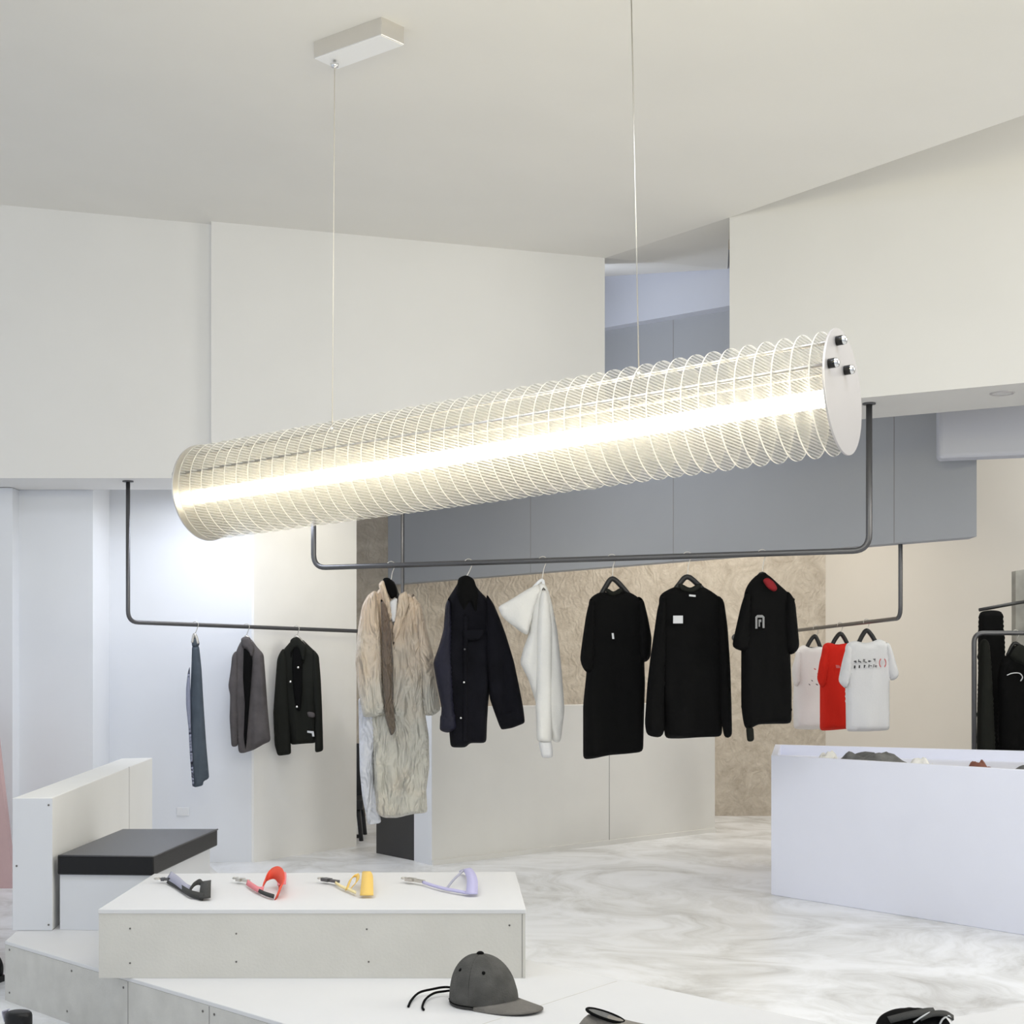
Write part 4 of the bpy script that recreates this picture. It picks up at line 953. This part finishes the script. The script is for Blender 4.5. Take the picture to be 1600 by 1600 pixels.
# ------------------------------------------------------------------ shoes and bag cut by the lower edge
def shoe(name, c, yaw, L, Wd, Hh, m, label, cat, shaft=0., opening=True):
    fx_, fy_ = Vector((math.cos(yaw), math.sin(yaw), 0)), Vector((-math.sin(yaw), math.cos(yaw), 0))
    root = thing(name, c, label, cat)
    NS, NC = 26, 20; V, Fc = [], []
    for i in range(NS + 1):
        t = i / NS
        wdt = Wd * (.62 + .38 * math.sin(min(1, t * 1.15) * PI * .62)) * (min(1, (1 - t) * 7) ** .5 if t > .86 else 1) * (min(1, t * 9 + .25) ** .5)
        hgt = Hh * (1 - .55 * max(0, (t - .28) / .72) ** .8) * (min(1, t * 8 + .45) ** .5) * (max(.15, min(1, (1 - t) * 8)) ** .5)
        for k_ in range(NC):
            a_ = 2 * PI * k_ / NC; cxx = math.cos(a_); szz = math.sin(a_)
            V.append(c + fx_ * (t * L) + fy_ * (wdt * .5 * math.copysign(abs(cxx) ** .7, cxx)) + Vector((0, 0, .018 + hgt * .5 * (1 + math.copysign(abs(szz) ** .75, szz)))))
    for i in range(NS):
        for k_ in range(NC):
            a_, b_ = i * NC + k_, i * NC + (k_ + 1) % NC; Fc.append((a_, b_, b_ + NC, a_ + NC))
    Fc += [tuple(range(NC)), tuple(NS * NC + k_ for k_ in range(NC - 1, -1, -1))]
    mesh('upper', V, Fc, m, root, True)
    soles = []
    for s in (1, -1):
        rng = range(NS + 1) if s > 0 else range(NS, -1, -1)
        for i in rng:
            t = i / NS; wdt = Wd * 1.04 * (.62 + .38 * math.sin(min(1, t * 1.15) * PI * .62)) * (min(1, (1 - t) * 7 + .1) ** .5 if t > .86 else 1) * (min(1, t * 9 + .25) ** .5)
            soles.append(c + fx_ * (t * L * 1.02 - .004) + fy_ * (s * wdt * .5))
    mesh('sole', *prism([Vector((p.x, p.y, c.z)) for p in soles], (0, 0, .022)), M['blackmetal'] if m is not M['taupe'] else M['taupe'], root, False)
    if shaft:
        rings = []
        cen = c + fx_ * (L * .26)
        Vv, Ff = [], []
        for j in range(9):
            z = Hh * .5 + (shaft - Hh * .5) * j / 8
            for k_ in range(24):
                a_ = 2 * PI * k_ / 24; Vv.append(cen + fx_ * (L * .25 * math.cos(a_)) + fy_ * (Wd * .46 * math.sin(a_)) + Vector((0, 0, z)))
        for j in range(8):
            for k_ in range(24): Ff.append((j * 24 + k_, j * 24 + (k_ + 1) % 24, (j + 1) * 24 + (k_ + 1) % 24, (j + 1) * 24 + k_))
        Ff += [tuple(range(23, -1, -1)), tuple(8 * 24 + k_ for k_ in range(24))]
        bevel(mesh('shaft', Vv, Ff, m, root, True), .012, 3)
        mesh('pull_tab', *ribbon(spline([cen - fx_ * L * .25 + Vector((0, 0, shaft - .03)), cen - fx_ * L * .30 + Vector((0, 0, shaft - .005)), cen - fx_ * L * .25 + Vector((0, 0, shaft))], 5), fy_ * .012, .0015), M['str_grey'], root)
    elif opening:
        oc = c + fx_ * (L * .24) + Vector((0, 0, .018 + Hh * .985))
        el = lambda k, dz: [oc + fx_ * (L * .17 * k * math.cos(t)) + fy_ * (Wd * .36 * k * math.sin(t)) + Vector((0, 0, dz - .05 * L * math.cos(t))) for t in [2 * PI * i / 28 for i in range(29)]]
        mesh('collar', *tube(el(1, .002), .0035, 8), M['blackcloth'], root, True)
        mesh('insole', *prism(el(.97, .0)[:-1], (0, 0, .002)), M['greyheap'], root)
    return root
bt = P(20, 1640, 4.0); bt = Vector((P(16, 0, 3.9).x, 3.9, 0))
shoe('boot', Vector((-1.236, 3.86, 0)), math.radians(-20), .15, .075, .07, M['leather'], 'black glossy boot on the floor at the bottom left corner', 'boot', shaft=(H - (1578 - CY) / F * 3.86))
shoe('boot', Vector((-1.562, 4.82, 0)), math.radians(165), .25, .085, .07, M['leather'], 'black shoe on the floor by the left corner of the platform', 'shoe')
sh = PZ(905, 1640, ZP)
shoe('shoe', Vector((sh.x, sh.y, ZP)), math.radians(-12), .25, .085, .062, M['taupe'], 'taupe suede shoe on the platform, cut off by the bottom edge', 'shoe')
# second platform at the lower right, with a strappy black bag
w0, w1 = PZ(1492, 1588, ZP), PZ(1600, 1572, ZP); wd_ = (w1 - w0).normalized()
wL = w0 - wd_ * .27; wR = w1 + wd_ * .8; wn = Vector((wd_.y, -wd_.x, 0))
if wn.y > 0: wn = -wn
pl2 = thing('display_platform', (w0.x, w0.y, 0), 'white platform corner at the lower right edge, under the black bag', 'platform')
r2_ = [wL, wR, wR + wn * .6, wL + wn * .12]
mesh('base', *prism([Vector((p.x, p.y, 0)) for p in r2_], (0, 0, ZP - tt)), M['cement'], pl2)
bevel(mesh('top_board', *prism([Vector((p.x, p.y, ZP - tt)) for p in r2_], (0, 0, tt)), M['laminate'], pl2), .002)
bg_c = Vector((P(1428, 0, 3.42).x, 3.42, ZP)); bh = (H - (1577 - CY) / F * 3.42) - ZP
bag = thing('strappy_bag', bg_c, 'black bag with looped straps at the bottom edge on the right', 'bag')
NU, NV = 40, 14; V, Fc = [], []
for j in range(NV + 1):
    for i in range(NU):
        t = j / NV; a_ = 2 * PI * i / NU
        s = (1 - t ** 2.6) ** .5 if t < 1 else 0.02
        s = max(s, .03) * (1 + .07 * noise.noise(Vector((math.cos(a_) * 1.7, math.sin(a_) * 1.7, t * 3))))
        V.append(bg_c + Vector((.088 * s * math.cos(a_), .062 * s * math.sin(a_), .002 + bh * t * (1 + .06 * noise.noise(Vector((math.cos(a_) * 2, math.sin(a_) * 2, 4)))))))
for j in range(NV):
    for i in range(NU): Fc.append((j * NU + i, j * NU + (i + 1) % NU, (j + 1) * NU + (i + 1) % NU, (j + 1) * NU + i))
Fc += [tuple(range(NU - 1, -1, -1)), tuple(NV * NU + i for i in range(NU))]
mesh('body', V, Fc, M['blackcloth'], bag, True)
def bp_(x, y, z): return bg_c + Vector((x, y, z))
mesh('strap', *ribbon(spline([bp_(-.07, -.03, bh * .6), bp_(-.03, -.05, bh * .95), bp_(.02, -.03, bh * 1.04), bp_(.05, .0, bh * .92)], 6), Vector((.0, .012, .004)), .0018), M['str_black'], bag, True)
mesh('strap', *ribbon(spline([bp_(.0, -.05, bh * .8), bp_(.03, -.045, bh * 1.0), bp_(.065, -.03, bh * .93), bp_(.092, -.01, bh * .6)], 6), Vector((.004, .012, .003)), .0018), M['str_black'], bag, True)
mesh('piping', *tube(spline([bp_(-.02, -.058, bh * .62), bp_(.0, -.056, bh * .88), bp_(.03, -.035, bh * 1.03), bp_(.06, -.02, bh * .94)], 6), .0022, 6), M['whiteprint'], bag, True)
mesh('piping', *tube(spline([bp_(.045, -.052, bh * .5), bp_(.055, -.046, bh * .75), bp_(.075, -.03, bh * .8), bp_(.085, -.02, bh * .5)], 6), .0022, 6), M['whiteprint'], bag, True)

# black chair glimpsed through the doorway gap behind the coat
ch = Vector((-.66, 9.1, 0))
chair = thing('chair', ch, 'black chair glimpsed through the gap behind the long coat', 'chair')
sc = P(566, 1262, 9.1)
mesh('seat', *box(ch.x - .30, ch.x + .06, 8.9, 9.3, .20, .26), M['black'], chair)
for lx, ly in ((ch.x + .05, 8.92), (ch.x + .05, 9.28), (ch.x - .29, 8.92), (ch.x - .29, 9.28)):
    mesh('leg', *tube([(lx - .02, ly, .2), (lx, ly, .0)], .014, 8), M['black'], chair, True)
mesh('stretcher', *tube([(ch.x + .05, 8.92, .03), (ch.x - .29, 8.92, .02)], .012, 8), M['black'], chair, True)
mesh('backrest', *box(ch.x - .30, ch.x + .03, 9.27, 9.31, .26, .6), M['black'], chair)

# ------------------------------------------------------------------ pendant lamp
Rr, Rl = P(1315, 613, 3.936), P(322, 770, 5.17)
ax = (Rr - Rl).normalized(); LL = (Rr - Rl).length
side = ax.cross(Vector((0, 0, 1))).normalized()          # horizontal, across the lamp
if side.x < 0: side = -side
up = side.cross(ax).normalized()
if up.z < 0: up = -up
RD = .1765
lamp = thing('pendant_lamp', (Rl + Rr) / 2, 'long glowing pendant lamp of stacked ribbed clear discs, hung on two thin wires', 'lamp')
def LP(t, u, v): return Rl + (Rr - Rl) * t + side * u + up * v
ROT = None
from mathutils import Matrix
rot = Matrix((side, ax, up)).transposed().to_quaternion()
# one disc, copied along the axis: X across, Y along the axis, Z up
def disc_mesh(r, th, seg=56):
    V = [Vector((r * math.cos(2 * PI * i / seg), y, r * math.sin(2 * PI * i / seg))) for y in (-th / 2, th / 2) for i in range(seg)]
    # only the camera-side and rear faces carry ribs; the edge is its own slot
    Fs = [tuple(range(seg)), tuple(range(2 * seg - 1, seg - 1, -1))] + [(i, seg + i, seg + (i + 1) % seg, (i + 1) % seg) for i in range(seg)]
    me = bpy.data.meshes.new('ribbed_disc'); me.from_pydata(V, [], Fs)
    me.materials.append(M['disc']); me.materials.append(M['rim'])
    for i, p in enumerate(me.polygons): p.material_index = 0 if i < 2 else 1
    return me
ND = 44
dm = disc_mesh(RD * .985, .0042)
d0 = None
for i in range(ND):
    t = (i + .5) / (ND + .2)
    if d0 is None: d = d0 = bpy.data.objects.new('ribbed_disc', dm)
    else: d = d0.copy()
    C.objects.link(d); d.parent = lamp
    d.location = LP(t, 0, 0) - lamp.location; d.rotation_mode = 'QUATERNION'; d.rotation_quaternion = rot
rods = ((-.74, .31), (-.26, .76), (.10, .36))
for u, v in rods:
    mesh('rod', *tube([LP(-.002, u * RD, v * RD), LP(1.004, u * RD, v * RD)], .0055, 10), M['brushed'], lamp, True)
mesh('light_tube', *tube([LP(.004, 0, -.01), LP(.994, 0, -.01)], .025, 20), M['led'], lamp, True)
for nm, t in (('end_plate', 1.0), ('end_plate', 0.0)):
    seg = 64
    Vv = [LP(t, RD * 1.0 * math.cos(2 * PI * i / seg), RD * math.sin(2 * PI * i / seg)) for i in range(seg)]
    ep = mesh(nm, *prism(Vv, ax * (.006 if t > .5 else -.006)), M['satin'] if t > .5 else M['brushed'], lamp)
    bevel(ep, .001)
    for u, v in rods:
        b0 = LP(t, u * RD, v * RD); dd = ax if t > .5 else -ax
        pts = [b0 + dd * k for k in (.004, .007, .025, .033, .036)]
        kb = mesh('knob', *tube(pts, [.0115, .0135, .0135, .0115, .005], 16), [M['blackmetal'], M['chrome']], ep, True)
        for q in kb.data.polygons:                       # bright chrome end on the black knob
            if (q.center + wloc(ep) - b0).dot(dd) > .027: q.material_index = 1
# canopy on the ceiling: plate outline lies a few centimetres under it
hc = .059
def ceil_pt(px, py, drop):
    kx, kz = (px - CX) / F, (CY - py) / F
    Dd = (3.139 + .0931 * .737 - drop - H) / (kz + .0931 * kx); return P(px, py, Dd)
cq = [ceil_pt(490, 91.5, hc), ceil_pt(596, 54, hc), ceil_pt(631.5, 70, hc), ceil_pt(526, 108, hc)]
can = bevel(mesh('canopy', *prism(cq, (0, 0, hc + .003)), M['brushed'], lamp), .002)
cin = [p + ((cq[0] + cq[2]) / 2 - p) * .03 for p in cq]
mesh('canopy_plate', *prism([p - Vector((0, 0, .002)) for p in cin], (0, 0, .003)), M['canopy_plate'], lamp)
wt = ceil_pt(523, 93, hc); t_l = 1 - .737
wb = LP(t_l, -.26 * RD, .76 * RD)
mesh('suspension_wire', *tube([wt, wb], .0018, 6), M['cable'], lamp, True)
mesh('grip', *tube([wt + Vector((0, 0, .0)), wt + Vector((0, 0, -.012)), wt + Vector((0, 0, -.016)), wt + Vector((0, 0, -.026)), wt + Vector((0, 0, -.032))], [.004, .006, .015, .012, .003], 14), M['chrome'], lamp, True)
# right wire: from the rod up to a cup on the ceiling above the frame
kx = (998 - CX) / F
t_r = min((i / 1000 for i in range(1001)), key=lambda t: abs(LP(t, -.26 * RD, .76 * RD).x / LP(t, -.26 * RD, .76 * RD).y - kx))
rb = LP(t_r, -.26 * RD, .76 * RD)
tx = rb.y * (985.5 - CX) / F
rt = Vector((tx, rb.y, zc(tx)))
mesh('suspension_wire', *tube([rt, rb], .0020, 6), M['wire'], lamp, True)
mesh('ceiling_cup', *tube([rt, rt - Vector((0, 0, .02)), rt - Vector((0, 0, .024))], [.03, .03, .006], 20), M['brushed'], lamp, True)
mesh('grip', *tube([rb + Vector((0, 0, .02)), rb + Vector((0, 0, .008)), rb - Vector((0, 0, .006))], [.004, .010, .012], 12), M['chrome'], lamp, True)
mesh('grip', *tube([wb + Vector((0, 0, .02)), wb + Vector((0, 0, .008)), wb - Vector((0, 0, .006))], [.004, .010, .012], 12), M['chrome'], lamp, True)
